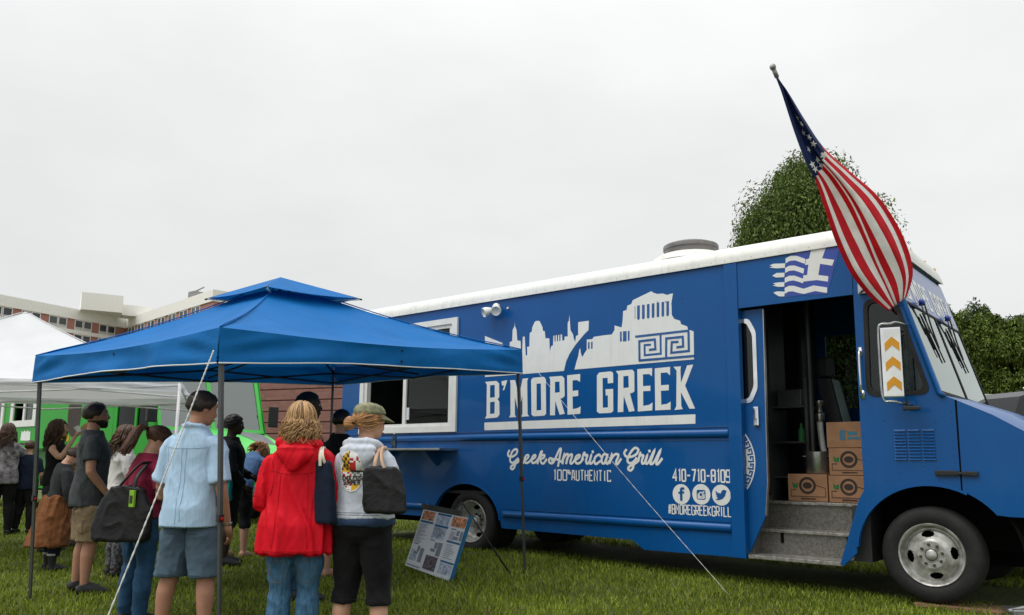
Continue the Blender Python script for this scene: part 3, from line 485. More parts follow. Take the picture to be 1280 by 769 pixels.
b = MB(); ring_o = rounded([(-.445, 1.795), (.105, 1.795), (-.135, 2.675), (-.425, 2.715)], .1); ring_i = rounded([(-.405, 1.835), (.055, 1.835), (-.16, 2.64), (-.39, 2.675)], .085)
prism(b, [ring_o, ring_i], -.012, .03).build('window_seal', 'rubber', truck)
prism(MB(), rounded([(-.42, 1.82), (.07, 1.82), (-.15, 2.65), (-.40, 2.69)], .085), .010, .014).build('cab_window', 'side_glass', truck)
b = MB(); b.tube([(-.232, -.012, 3.2), (-.08, -.014, 2.67), (.165, -.014, 1.80), (.20, -.012, 1.775)], .024, 8); b.build('windscreen_pillar', 'truck_blue', truck, True)
# roof cap
def cap_ring(x, dz, s):
    pr = [(-.026, 3.262), (-.028, 3.31), (-.012, 3.375), (.03, 3.425), (.10, 3.45), (.4, 3.472), (1.15, 3.488)]
    full = pr + [(TW - y, z) for y, z in pr[::-1][1:]]
    return [(x, y, 3.262 + (z - 3.262) * s + dz) for y, z in full]
b = MB(); b.loft([cap_ring(-8.10, 0, .9), cap_ring(-8.06, 0, 1), cap_ring(-.62, 0, 1), cap_ring(-.42, -.005, .98), cap_ring(-.29, -.012, .86), cap_ring(-.225, -.02, .55), cap_ring(-.205, -.03, .15)])
b.build('roof_cap', 'roof_white', truck, 'auto')
b = MB(); b.box((-8.06, -.031, 3.255), (-.25, -.0265, 3.275)); b.build('roof_lip', 'roof_white', truck)
b = MB()
for i in range(52): b.ell((-8.0 + i * .148, -.031, 3.285), (.0045, .003, .0045), 6, 4)
tag(b.build('rivet_row', 'vent_metal', truck), kind='stuff')
b = MB()
for i in range(40): b.ell((-1.725, -.0225, .35 + i * .073), (.006, .004, .006), 6, 4)
for i in range(7):
    b.ell((-1.6 + i * .17, -.0125, 2.80), (.006, .004, .006), 6, 4)
for i in range(16): b.ell((-.49, -.0045, 1.0 + i * .11), (.006, .004, .006), 6, 4)
for i in range(11): b.ell((.245, -.0045, 1.02 + i * .062), (.006, .004, .006), 6, 4)
for i in range(12): b.ell((-.56 - .012 * i, -.0045, .80 - i * .043), (.006, .004, .006), 6, 4)
for x, z in ((-.30, 1.05), (-.2, 1.12), (-.1, 1.15), (0, 1.17), (.1, 1.16), (-2.6, 2.95), (-2.5, 2.94), (-2.3, 2.96), (-.3, 1.58), (-.2, 1.6), (.02, 1.65), (.12, 1.55)): b.ell((x, -.005, z), (.007, .004, .007), 6, 4)
tag(b.build('body_rivets', 'blue_trim', truck), kind='stuff')
# mouldings
def half_round(mb, x0, x1, zc, h, dpt):
    pr = [(0, zc - h), (-dpt * .7, zc - h * .75), (-dpt, zc - h * .2), (-dpt, zc + h * .2), (-dpt * .7, zc + h * .75), (0, zc + h)]
    mb.loft([[(x, y - .0005, z) for y, z in pr] for x in (x0, x0 + .012, x1 - .012, x1)] if False else [[(x, y * k - .0005, z) for y, z in pr] for x, k in ((x0, .2), (x0 + .03, 1), (x1 - .01, 1), (x1, .8))])
b = MB(); half_round(b, -8.05, -1.802, 1.485, .045, .034); b.build('belt_moulding', 'truck_blue', truck, True)
b = MB(); half_round(b, -4.83, -1.802, .535, .045, .036); b.build('lower_moulding', 'truck_blue', truck, True)
b = MB(); half_round(b, -8.05, -6.12, .57, .045, .036); b.build('lower_moulding', 'truck_blue', truck, True)
b = MB(); b.box((-8.05, -.006, 1.415), (-1.802, .0, 1.422)); b.box((-8.05, -.008, 1.548), (-1.802, .0, 1.556)); b.box((-4.83, -.006, .592), (-1.802, 0, .598)); b.build('panel_seam', 'blue_trim', truck)
# wheel arch flanges
def flange(cx, cz, rx, rz, a0, a1, name):
    mb = MB(); P0 = arc(cx, cz, rx, rz, a0, a1, 18)
    mb.loft([[(x, -.014, z), (cx + (x - cx) * .965, -.014, cz + (z - cz) * .965), (cx + (x - cx) * .965, .05, cz + (z - cz) * .965), (x, .05, z)] for x, z in P0]); return mb.build(name, 'truck_blue', truck, 'auto')
flange(-5.47, .42, .605, .485, 176, 4, 'wheel_arch'); flange(.03, .40, .637, .622, 62, 176, 'wheel_arch')
# dark liners and underbody
for cx_, cz_, rr_, yb in ((-5.47, .42, .64, .62), (.03, .40, .67, .48)):
    for y0, y1 in ((.045, yb), (TW - yb, TW - .045)):
        b = MB(); A0 = arc(cx_, cz_, rr_, rr_, 4, 176, 18); b.loft([[(x, y0, z), (x, y1, z), (cx_ + (x - cx_) * 1.03, y1, cz_ + (z - cz_) * 1.03), (cx_ + (x - cx_) * 1.03, y0, cz_ + (z - cz_) * 1.03)] for x, z in A0]); ym = y1 if y0 < 1 else y0; prism(b, A0, ym - .01, ym + .01); b.build('wheel_well', 'underbody', truck)
b = MB(); b.box((-8.0, .05, .50), (-6.15, TW - .05, .75)); b.box((-4.8, .06, .40), (-1.70, TW - .06, .75)); b.box((-7.9, .7, .30), (.9, .82, .5)); b.box((-7.9, 1.5, .30), (.9, 1.62, .5)); b.box((-2.7, .15, .28), (-1.85, .6, .5), .03); b.box((-5.6, .6, .33), (-5.3, 1.7, .5)); b.box((-.12, .4, .33), (.1, 1.9, .46)); b.build('chassis', 'underbody', truck)
# wheels
def wheel(cx, y0, out, rear):
    w_ = thing('wheel', (0, 0, 0), None, None); w_.parent = truck
    s = -1 if out < 0 else 1
    def Y(d): return y0 - s * d          # d = depth in from the outer face
    t = MB(); t.lathe([(.262, Y(.018)), (.28, Y(.004)), (.33, Y(-.004)), (.375, Y(.004)), (.398, Y(.022)), (.41, Y(.045)), (.41, Y(.10)), (.404, Y(.102)), (.404, Y(.112)), (.41, Y(.114)), (.41, Y(.20)), (.395, Y(.225)), (.33, Y(.245)), (.26, Y(.22))], 'Y', (cx, 0, .41), 56); t.build('tyre', 'rubber', w_, 'auto')
    if rear: t = MB(); t.lathe([(.26, Y(.30)), (.36, Y(.285)), (.41, Y(.325)), (.41, Y(.48)), (.36, Y(.52)), (.26, Y(.5))], 'Y', (cx, 0, .41), 40); t.build('tyre', 'rubber', w_, 'auto')
    prof = [(.268, .012), (.262, .0), (.250, .006), (.244, .022), (.236, .05), (.226, .07), (.214, .068), (.205, .056), (.198, .052), (.191, .049), (.184, .046), (.177, .044), (.170, .042), (.163, .041), (.156, .040), (.149, .037), (.138, .034), (.118, .024), (.112, .016), (.062, .016), (.058, .010), (.052, .010), (.05, .04)]
    if rear: prof = [(.268, .012), (.262, .0), (.250, .006), (.244, .03), (.238, .09), (.222, .13), (.210, .145), (.205, .148), (.198, .151), (.191, .154), (.184, .156), (.177, .158), (.170, .159), (.163, .160), (.156, .160), (.149, .161), (.13, .162), (.115, .162), (.11, .150), (.075, .146), (.07, .10), (.06, .09), (.055, .11)]
    n = 240; rb = MB(); rings = [[(cx + r_ * math.cos(2 * math.pi * k / n), Y(h), .41 + r_ * math.sin(2 * math.pi * k / n)) for k in range(n)] for r_, h in prof]
    vs = [p for q in rings for p in q]; fs = []
    for i in range(len(prof) - 1):
        rm = (prof[i][0] + prof[i + 1][0]) / 2
        for k in range(n):
            an = (k + .5) * 360 / n; dd = min(abs((an - a + 180) % 360 - 180) for a in (8, 98, 188, 278))
            q_ = 1 - ((rm - .177) / .028) ** 2; hw = 17 * math.sqrt(q_) if q_ > 0 else 0
            if dd < hw: continue
            j = (k + 1) % n; fs.append((i * n + k, i * n + j, (i + 1) * n + j, (i + 1) * n + k))
    rb.add(vs, fs); rb.build('rim', 'rim_metal', w_, 'auto')
    hb = MB(); dk = (.16 if rear else .02)
    hb.lathe([(.0005, Y(dk + .12)), (.24, Y(dk + .12))], 'Y', (cx, 0, .41), 24); hb.build('dark_backing_disc', 'underbody', w_)  # flat dark disc behind the rim holes, added in place of shade there
    hb = MB(); hz = .085 if rear else .004
    hb.lathe([(.046, Y(hz + .05)), (.046, Y(hz)), (.036, Y(hz - .008)), (.0005, Y(hz - .01))], 'Y', (cx, 0, .41), 20); hb.build('hub_cap', 'rim_metal', w_, 'auto')
    hr = MB(); hr.lathe([(.047, Y((.146 if rear else .016) - .002)), (.060, Y((.146 if rear else .016) - .002))], 'Y', (cx, 0, .41), 24); hr.build('hub_ring', 'underbody', w_)
    for k in range(8):
        a = R(k * 45 + 12); lm = MB(); q = (cx + .088 * math.cos(a), 0, .41 + .088 * math.sin(a)); fz = .146 if rear else .016
        lm.lathe([(.013, Y(fz + .01)), (.013, Y(fz - .012)), (.009, Y(fz - .022)), (.0005, Y(fz - .022))], 'Y', q, 6); lm.build('lug_nut', 'lug', w_)
wheel(0, .05, -1, False); wheel(0, TW - .05, 1, False); wheel(-5.42, .04, -1, True); wheel(-5.42, TW - .04, 1, True)
# front: hood, nose, visor, windscreen
prism(MB(), [(.295, 1.733), (.55, 1.60), (.78, 1.45), (1.0, 1.27), (1.12, 1.10), (1.15, .95), (1.14, .76), (.62, .765), (.53, .775)] + arc(.03, .40, .63, .615, 36, 66, 6) + [(.292, .955)], -.004, .03).build('fender', 'truck_blue', truck)
prism(MB(), [(.295, 1.733), (.55, 1.60), (.78, 1.45), (1.0, 1.27), (1.12, 1.10), (1.15, .95), (1.14, .76), (.62, .765), (.53, .775)] + arc(.03, .40, .63, .615, 36, 66, 6) + [(.292, .955)], TW - .03, TW + .004).build('fender', 'truck_blue', truck)
hp = [(.16, 1.80), (.29, 1.736), (.55, 1.603), (.78, 1.453), (1.0, 1.273), (1.12, 1.103), (1.15, .95), (1.14, .76)]
b = MB()
def hood(u, v):
    f = u * (len(hp) - 1); i = min(int(f), len(hp) - 2); t = f - i; x = hp[i][0] * (1 - t) + hp[i + 1][0] * t; z = hp[i][1] * (1 - t) + hp[i + 1][1] * t
    cr = (1 - abs(2 * v - 1) ** 3); return (x + .03 * cr * (u), .004 + v * (TW - .008), z + .10 * cr * min(1, u * 3) * (1 - u) ** .5)
b.grid(hood, 21, 16); b.build('hood', 'truck_blue', truck, True)
b = MB(); b.box((1.17, .02, .52), (1.29, TW - .02, .72), .02); b.build('bumper', 'chrome', truck)
b = MB(); b.box((1.14, .6, .82), (1.185, 1.7, 1.08), .01)
for i in range(6): b.box((1.185, .62, .85 + i * .036), (1.195, 1.68, .865 + i * .036))
b.build('grille', 'black_plastic', truck)
for yy in (.32, TW - .32): b = MB(); b.lathe([(.1, 1.14), (.1, 1.19), (.085, 1.205), (.0005, 1.21)], 'X', (0, yy, .95), 20); b.build('headlight', 'chrome', truck, 'auto')
def fpt(t, y, off=0.):          # front plane, t = 0 at windscreen base, 1 at windscreen top
    d = Vector((-.245, 0, .86)).normalized(); nn = Vector((d.z, 0, -d.x)); p = Vector((.17, y, 1.80)) + Vector((-.245, 0, .86)) * t + nn * off; return (p.x, p.y, p.z)
def fquad(mb, t0, t1, y0, y1, o0, o1):
    mb.add([fpt(t0, y0, o0), fpt(t0, y1, o0), fpt(t1, y1, o0), fpt(t1, y0, o0), fpt(t0, y0, o1), fpt(t0, y1, o1), fpt(t1, y1, o1), fpt(t1, y0, o1)], [(0, 1, 2, 3), (7, 6, 5, 4), (0, 4, 5, 1), (1, 5, 6, 2), (2, 6, 7, 3), (3, 7, 4, 0)])
for y0, y1 in ((.06, 1.13), (1.17, TW - .06)):
    b = MB(); fquad(b, .03, .985, y0, y1, -.006, 0); b.build('windscreen', 'wind_glass', truck)
b = MB(); fquad(b, 0, .03, .036, TW - .036, -.01, .008); fquad(b, .985, 1.01, .036, TW - .036, -.01, .008); fquad(b, .03, .985, .036, .06, -.01, .008); fquad(b, .03, .985, TW - .06, TW - .036, -.01, .008); fquad(b, .03, .985, 1.13, 1.17, -.01, .008); b.build('windscreen_seal', 'rubber', truck)
b = MB(); fquad(b, 1.012, 1.62, .03, TW - .03, -.03, .004); b.build('visor_panel', 'visor_blue', truck)
# lettering on the visor panel
b = MB()
for loops in D['title'][:-1]:
    for li, lp in enumerate(loops[:1]):
        mb2 = MB(); flat(mb2, loops, 0)
        k = [(fpt(1.07 + (v[2] - 1.74) / .62 * .42, .18 + (v[0] + 5.20) / 2.92 * 1.92, .0055 - v[1])) for v in mb2.v]
        b.add(k, mb2.f)
b.build('visor_lettering', 'decal_white', truck)
for y in (.55, 1.62):
    b = MB(); b.tube([fpt(1.03, y, .02), fpt(1.09, y, .05), fpt(1.06, y + .03, .06)], .016, 6); b.ell(fpt(1.06, y, .045), (.03, .07, .035), 8, 6); b.build('wiper_motor', 'royal_blue', truck, True)
    b = MB(); b.tube([fpt(1.06, y, .06), fpt(.78, y + .06, .03), fpt(.55, y + .09, .02)], .008, 5); b.tube([fpt(.95, y + .0, .012), fpt(.7, y + .06, .014), fpt(.40, y + .15, .012)], .007, 5); b.tube([fpt(.9, y - .1, .012), fpt(.65, y - .05, .014), fpt(.45, y + .02, .012)], .005, 5); b.tube([fpt(1.02, y - .05, .04), fpt(.7, y - .06, .02)], .006, 5); b.build('wiper', 'black_plastic', truck)
for y in (.15, .6, 1.15, 1.7, 2.15): b = MB(); b.box((-.30, y - .03, 3.37), (-.24, y + .03, 3.395), .008); b.build('marker_lamp', 'amber', truck)
# hood seam latch, louvres, handles
b = MB(); b.box((.09, -.03, 1.09), (.27, -.005, 1.135), .008); b.box((.30, -.03, 1.09), (.42, -.005, 1.13), .008); b.tube([(.2, -.022, 1.11), (.36, -.022, 1.11)], .012, 6); b.build('hood_latch', 'black_plastic', truck)
b = MB(); b.box((.279, -.0055, .96), (.292, .02, 1.737)); b.build('hood_seam', 'underbody', truck)
for c in range(3):
    b = MB(); x0 = -.225 + c * .115
    for i in range(10):
        z = 1.22 + i * .028; b.add([(x0, -.0045, z), (x0 + .098, -.0045, z), (x0 + .098, -.018, z + .004), (x0, -.018, z + .004), (x0, -.0045, z + .019), (x0 + .098, -.0045, z + .019)], [(0, 1, 2, 3), (3, 2, 5, 4), (0, 3, 4), (1, 5, 2)])
    b.build('louvre', 'truck_blue', truck)
b = MB(); b.tube(smooth_path([(-.475, -.0, 2.21), (-.475, -.05, 2.19), (-.475, -.05, 1.85), (-.475, 0, 1.83)], 4), .010, 8); b.box((-.492, -.012, 2.18), (-.458, -.004, 2.26)); b.box((-.492, -.012, 1.78), (-.458, -.004, 1.86)); b.build('grab_handle', 'chrome', truck, True)
# mirror
mir = thing('mirror', (-.14, -.26, 2.07), None, None, R(14)); mir.parent = truck
b = MB(); b.box((-.082, -.004, -.31), (.082, .045, .31), .012); b.build('mirror_head', 'chrome', mir)
b = MB(); b.box((-.062, -.0085, -.29), (.078, -.0045, .29)); b.build('reflector_panel', 'reflector_white', mir)
for k in range(3):
    z = -.20 + k * .175; b = MB(); prism(b, [(-.05, z - .055), (.008, z), (.066, z - .055), (.066, z + .02), (.008, z + .075), (-.05, z + .02)], -.0115, -.009); b.build('chevron', 'amber', mir)
b = MB(); b.tube(smooth_path([(-.075, .02, -.345), (-.095, .02, -.27), (-.098, .02, 0), (-.095, .02, .29), (-.07, .02, .345), (0, .02, .345), (.05, .05, .36), (.14, .20, .35)], 4), .011, 7); b.tube(smooth_path([(-.075, .02, -.345), (.0, .02, -.345), (.06, .06, -.36), (.14, .24, -.36)], 4), .011, 7); b.build('mirror_arm', 'steel', mir, True)
b = MB(); b.box((.06, .03, -.42), (.2, .12, -.385), .01); b.tube([(.1, .08, -.385), (.1, .08, -.31)], .012, 6); b.build('lower_bracket', 'black_plastic', mir)
# sliding door, open
door = thing('sliding_door', (0, 0, 0), None, None); door.parent = truck
dp = [(-2.60, .30), (-1.655, .30), (-1.47, .68), (-1.44, 1.0), (-1.42, 2.75), (-2.60, 2.75)]
dw = rounded([(-2.45, 1.82), (-1.60, 1.82), (-1.535, 1.95), (-1.535, 2.5), (-1.60, 2.63), (-2.45, 2.63)], .04)
prism(MB(), [dp, dw], .065, .10).build('door_panel', 'truck_blue', door)
prism(MB(), [rounded([(-2.48, 1.79), (-1.575, 1.79), (-1.505, 1.93), (-1.505, 2.52), (-1.575, 2.66), (-2.48, 2.66)], .04), rounded([(-2.44, 1.83), (-1.605, 1.83), (-1.545, 1.96), (-1.545, 2.49), (-1.605, 2.62), (-2.44, 2.62)], .04)], .055, .11).build('window_trim', 'chrome', door)
prism(MB(), [(-2.46, 1.81), (-1.55, 1.81), (-1.54, 2.64), (-2.46, 2.64)], .08, .085).build('door_window', 'side_glass', door)
b = MB(); b.box((-1.555, .035, 1.55), (-1.50, .064, 1.75), .014); b.box((-1.54, .022, 1.62), (-1.515, .04, 1.73), .008); b.build('door_handle', 'chrome', door)
b = MB(); prism(b, [(-1.475, .68), (-1.445, 1.0), (-1.425, 2.74), (-1.418, 2.74), (-1.437, 1.0), (-1.467, .67)], .06, .104); b.build('door_edge', 'steel', door)
# emblem ring on the door
ec = (-2.02, 1.20); er = .46
b = MB(); prism(b, [arc(ec[0], ec[1], er, er, 0, 355, 60), arc(ec[0], ec[1], er * .80, er * .80, 0, 355, 60)], .0625, .064); b.build('emblem_ring', 'decal_white', door)
b = MB()
for k in range(36):
    a0 = k * 10
    def pp(r_, a): return (ec[0] + er * r_ * math.cos(R(a)), ec[1] + er * r_ * math.sin(R(a)))
    ribbon(b, [pp(.835, a0), pp(.955, a0), pp(.955, a0 + 6.5), pp(.90, a0 + 6.5), pp(.90, a0 + 3.2)], .016, .0618)
b.build('emblem_key', 'decal_blue', door)
# steps and cab interior
st = thing('entry_steps', (0, 0, 0), None, None); st.parent = truck
for (y0, y1, z, zb) in ((.0, .30, .29, .255), (.27, .55, .53, .50), (.52, .60, .80, .77)):
    b = MB(); b.box((-1.64, y0, zb), (-.53 if z > .6 else (-.735 if z < .4 else -.64), y1, z), .006); b.build('tread', 'step_metal_lit', st)
    b = MB()
    for i in range(24): b.box((-1.60 + i * .037, y0 + .006, z), (-1.585 + i * .037, y0 + .03, z + .004))
    b.build('tread_grip', 'steel', st)
b = MB(); b.box((-1.62, .295, .29), (-.66, .30, .50)); b.build('riser', 'step_metal', st)
b = MB(); b.box((-1.62, .545, .53), (-.56, .55, .77)); b.build('riser', 'step_metal', st)
b = MB(); b.box((-1.652, .11, .27), (-1.622, .6, .85)); b.build('stair_side', 'step_metal', st)
b = MB(); b.box((-.66, .10, .30), (-.50, .6, .80)); b.build('stair_side', 'interior_dark', st)
b = MB(); b.box((-1.42, .295, .40), (-1.39, .285, .50)); b.box((-.78, .295, .40), (-.75, .285, .50)); b.build('step_bracket', 'underbody', st)
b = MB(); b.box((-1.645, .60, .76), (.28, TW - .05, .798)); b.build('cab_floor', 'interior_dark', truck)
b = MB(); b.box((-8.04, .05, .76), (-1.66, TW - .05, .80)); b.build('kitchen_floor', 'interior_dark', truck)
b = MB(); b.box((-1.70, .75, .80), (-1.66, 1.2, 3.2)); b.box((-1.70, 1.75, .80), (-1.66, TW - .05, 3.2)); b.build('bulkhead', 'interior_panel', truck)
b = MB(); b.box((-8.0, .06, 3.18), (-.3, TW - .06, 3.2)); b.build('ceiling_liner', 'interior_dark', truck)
b = MB(); b.box((-1.66, .80, 1.03), (-1.30, 1.2, 1.05)); b.box((-1.66, .80, 1.40), (-1.30, 1.2, 1.42)); b.box((-1.66, .80, 1.78), (-1.30, 1.2, 1.80)); b.box((-1.31, .80, .80), (-1.28, .84, 2.1)); b.box((-1.62, .85, 1.80), (-1.36, 1.15, 1.98), .01); b.build('shelf_unit', 'interior_panel', truck)
b = MB(); b.tube([(-1.27, .88, .80), (-1.27, .88, 3.18)], .03, 8); b.tube([(-.95, 2.1, .8), (-.95, 2.1, 3.18)], .03, 8); b.build('cab_post', 'interior_panel', truck)
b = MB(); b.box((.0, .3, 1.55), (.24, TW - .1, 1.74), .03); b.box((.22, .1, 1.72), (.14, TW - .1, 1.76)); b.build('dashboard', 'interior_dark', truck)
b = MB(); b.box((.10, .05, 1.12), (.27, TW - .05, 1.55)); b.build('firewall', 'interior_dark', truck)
b = MB(); b.lathe([(.20, -.01), (.215, 0), (.20, .01), (.19, 0), (.20, -.01)], 'X', (0, 0, 0), 24); o = b.build('steering_wheel', 'black_plastic', truck, True); o.location = (-.12, 1.65, 1.72); o.rotation_euler = (0, R(25), 0)
seat = thing('driver_seat', (-.95, 1.55, .80), None, None); seat.parent = truck
b = MB(); b.box((-.22, -.24, .45), (.24, .24, .60), .05); b.build('seat_cushion', 'seat_black', seat, True)
b = MB(); b.loft([[(-.24 - .16 * t, y * (.25 - .04 * t), .58 + .75 * t) for y in (-1, -.5, .5, 1)] + [(-.12 - .16 * t, y * (.25 - .04 * t), .58 + .75 * t) for y in (1, .5, -.5, -1)] for t in (0, .3, .7, 1)]); b.build('seat_back', 'seat_black', seat)
b = MB(); b.loft([[(-.115 - .16 * t, y * (.12 - .02 * t), .60 + .73 * t) for y in (-1, 1)] + [(-.10 - .16 * t, y * (.12 - .02 * t), .60 + .73 * t) for y in (1, -1)] for t in (0, .5, 1)]); b.build('seat_stripe', 'seat_teal', seat)
b = MB(); b.box((-.43, -.12, 1.36), (-.30, .12, 1.58), .03); b.tube([(-.36, -.06, 1.3), (-.36, -.06, 1.38)], .01, 6); b.build('headrest', 'seat_black', seat)
b = MB(); b.box((-.15, -.15, 0), (.15, .15, .45), .02); b.build('pedestal', 'interior_dark', seat)
# serving hatch
ha = thing('serving_hatch', (0, 0, 0), None, None); ha.parent = truck
b = MB(); prism(b, [[(-7.64, 1.565), (-5.65, 1.565), (-5.65, 3.11), (-7.64, 3.11)], [(-7.56, 1.65), (-5.75, 1.65), (-5.75, 3.03), (-7.56, 3.03)]], -.035, -.002); b.build('hatch_frame', 'white_paint', ha)
b = MB(); prism(b, [[(-7.56, 1.63), (-5.75, 1.63), (-5.75, 3.04), (-7.56, 3.04)], [(-7.50, 1.69), (-5.81, 1.69), (-5.81, 2.98), (-7.50, 2.98)]], -.012, .06); b.build('inner_frame', 'white_paint', ha)
b = MB(); b.box((-6.72, -.006, 1.69), (-6.66, .05, 2.98)); b.build('mullion', 'white_paint', ha)
b = MB(); b.box((-6.66, .02, 1.69), (-5.81, .026, 2.98)); b.build('hatch_pane', 'hatch_glass', ha)
b = MB(); b.box((-6.655, .008, 1.75), (-6.60, .0185, 1.92)); b.build('hatch_sticker', 'sign_white', ha)
b = MB(); b.box((-7.30, -.34, 1.315), (-5.63, -.0, 1.345), .006); b.build('counter_shelf', 'steel', ha)
for x in (-7.0, -6.0):
    b = MB(); prism(b, [(0, 0), (.26, 0), (0, -.2)], -.015, .015); o = b.build('shelf_bracket', 'blue_trim', ha); o.location = (x, -.005, 1.312); o.rotation_euler = (0, 0, R(-90))
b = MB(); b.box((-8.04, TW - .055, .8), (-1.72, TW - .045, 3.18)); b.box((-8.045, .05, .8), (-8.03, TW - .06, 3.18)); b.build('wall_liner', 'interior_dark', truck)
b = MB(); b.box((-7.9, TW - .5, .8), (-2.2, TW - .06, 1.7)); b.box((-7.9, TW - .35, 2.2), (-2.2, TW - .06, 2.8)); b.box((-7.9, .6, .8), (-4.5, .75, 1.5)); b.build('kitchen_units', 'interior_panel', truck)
# floodlights, roof vent
fl = thing('floodlight', (-4.97, 0, 3.13), None, None); fl.parent = truck
b = MB(); b.lathe([(.06, -.004), (.06, -.03), (.03, -.05)], 'Y', (0, 0, .03), 16, True); b.build('lamp_base', 'white_paint', fl, 'auto')
for sx in (-1, 1):
    b = MB(); b.lathe([(.028, .0), (.045, -.03), (.062, -.08), (.065, -.125), (.06, -.13), (.056, -.115), (.0005, -.10)], 'Y', (0, 0, 0), 18); o = b.build('lamp_head', 'white_paint', fl, 'auto'); o.location = (sx * .05 + (.01), -.05, -.0); o.rotation_euler = (R(22), 0, R(28 * sx))
b = MB(); b.ell((-4.78, -.008, 3.13), (.018, .012, .018), 8, 6); b.build('sensor', 'white_paint', truck, True)
mat('vent_cap_metal', (.16, .15, .145), .6, metal=.3, var=.3)
vt = thing('roof_vent', (-2.50, .62, 3.50), None, None); vt.parent = truck
b = MB(); b.lathe([(.46, -.02), (.44, .03), (.36, .075), (.33, .08)], 'Z', (0, 0, 0), 32, True); b.build('vent_base', 'roof_white', vt, 'auto')
b = MB(); b.lathe([(.31, .06), (.31, .15), (.32, .152), (.32, .19), (.315, .20), (.25, .225), (.10, .235), (.0005, .236)], 'Z', (0, 0, 0), 32); b.build('vent_cap', 'vent_cap_metal', vt, 'auto')
# flat print on the near side
for k_ in ('sky', 'sky2'): b = MB(); flat(b, D[k_][0], -.0015); b.build('skyline_print', 'decal_white', truck)
for h in D['holes']: b = MB(); flat(b, h, -.0030); b.build('printed_window', 'decal_blue', truck)
for l in D['meander']: b = MB(); ribbon(b, l, .026, -.0030); b.build('meander_line', 'decal_blue', truck)
for k, loops in enumerate(D['title']):
    b = MB(); flat(b, loops, -.0015); b.build('title_letter' if k < len(D['title']) - 1 else 'title_bar', 'decal_white', truck)
b = MB()
for l in D['script']:
    pts = smooth_path([(x, z, 0) for x, z in l], 5) if len(l) > 2 else [Vector((x, z, 0)) for x, z in l]
    ribbon(b, [(q.x, q.y) for q in pts], .028, -.0015, cap=.011)
b.build('script_lettering', 'decal_white', truck)
b = MB(); text(b, '100', -4.047, -3.85, .968, 1.084, -.0015, .45, .30); text(b, 'AUTHENTIC', -3.775, -3.24, .970, 1.086, -.0015, .55, .36); text(b, '%', -3.838, -3.79, 1.0, 1.086, -.0015, .5, .2); b.build('tagline_lettering', 'decal_white', truck)
b = MB(); text(b, '410-710-8109', -2.45, -1.805, .990, 1.110, -.0015, .42, .42); b.build('phone_lettering', 'decal_white', truck)
b = MB(); text(b, '#BMOREGREEKGRILL', -2.515, -1.805, .648, .742, -.0015, .42, .36); b.build('tag_lettering', 'decal_white', truck)
for c in D['ic']:
    (cx, cz) = c[0]; b = MB(); flat(b, arc(cx, cz, .102, .105, 0, 350, 35), -.0015); b.build('icon_disc', 'decal_white', truck)
b = MB(); flat(b, D['icf'][0], -.0032); b.build('icon_mark', 'decal_blue', truck)
b = MB(); flat(b, D['icb'][0], -.0032); b.build('icon_mark', 'decal_blue', truck)
b = MB(); cx, cz = -2.13, .856
ribbon(b, rounded([(cx - .045, cz - .045), (cx + .045, cz - .045), (cx + .045, cz + .045), (cx - .045, cz + .045)], .015, 3), .009, -.0030, True); flat(b, [(cx - .045, cz + .012), (cx + .045, cz + .012), (cx + .045, cz + .045), (cx - .045, cz + .045)], -.0047)
b.build('icon_mark', 'decal_blue', truck)
b = MB(); flat(b, arc(cx, cz + .002, .027, .027, 0, 340, 17), -.0060); flat(b, [(cx + .022, cz + .02), (cx + .038, cz + .02), (cx + .038, cz + .036), (cx + .022, cz + .036)], -.0060); b.build('icon_mark', 'decal_white', truck)
b = MB(); flat(b, arc(cx, cz + .002, .016, .016, 0, 340, 17), -.0074); b.build('icon_mark', 'decal_blue', truck)
b = MB(); flat(b, D['gback'][0], -.0135); b.build('flag_print', 'royal_blue', truck)
b = MB()
for l in D['gflag']: flat(b, l, -.0150)
b.build('flag_print', 'decal_white', truck)
# cargo in the doorway: boxes and a stock pot
def carton(x0, x1, z0, z1, y0, y1, label, printed=True, blue=False):
    t = thing('cardboard_box', ((x0 + x1) / 2, (y0 + y1) / 2, z0), label, 'box', 0, 'cardboard boxes in the truck doorway'); w, d, h = (x1 - x0) / 2, (y1 - y0) / 2, z1 - z0
    mb = MB(); mb.box((-w, -d, .002), (w, d, h - .002), .004); mb.build('carton', 'cardboard', t)
    mb = MB(); mb.box((-.025, -d - .001, h - .10), (.025, -d - .0003, h - .004)); mb.box((-.025, -d + .004, h - .0018), (.025, d - .004, h - .001)); mb.build('tape', 'cardboard', t)
    mb = MB(); y = -d - .0015
    if blue:
        flat(mb, [(-w * .35, h * .3), (-w * .1, h * .3), (-w * .15, h * .5), (-w * .05, h * .65), (-w * .3, h * .7), (-w * .4, h * .5)], y); flat(mb, [(.0, h * .32), (w * .6, h * .32), (w * .6, h * .42), (0, h * .42)], y); flat(mb, [(.0, h * .48), (w * .45, h * .48), (w * .45, h * .62), (0, h * .62)], y); mb.build('box_print', 'print_blue', t)
    else:
        flat(mb, [arc(0, h * .58, h * .31, h * .31, 0, 350, 30), arc(0, h * .58, h * .22, h * .22, 0, 350, 30)], y); flat(mb, arc(0, h * .58, h * .17, h * .12, 0, 350, 16), y); ribbon(mb, [(-w * .85, h * .18), (-w * .85, h * .42), (-w * .6, h * .42)], .006, y); ribbon(mb, [(w * .3, h * .62), (w * .9, h * .5), (w * .9, h * .18), (-w * .85, h * .18)], .006, y); ribbon(mb, [(-w * .35, h * .1), (w * .4, h * .1)], .012, y); mb.build('box_print', 'print_dark', t)
        mb = MB(); flat(mb, [(-w * .75, h * .5), (-w * .5, h * .48), (-w * .48, h * .68), (-w * .62, h * .62), (-w * .78, h * .7)], y); mb.build('box_print', 'print_green', t)
    return t
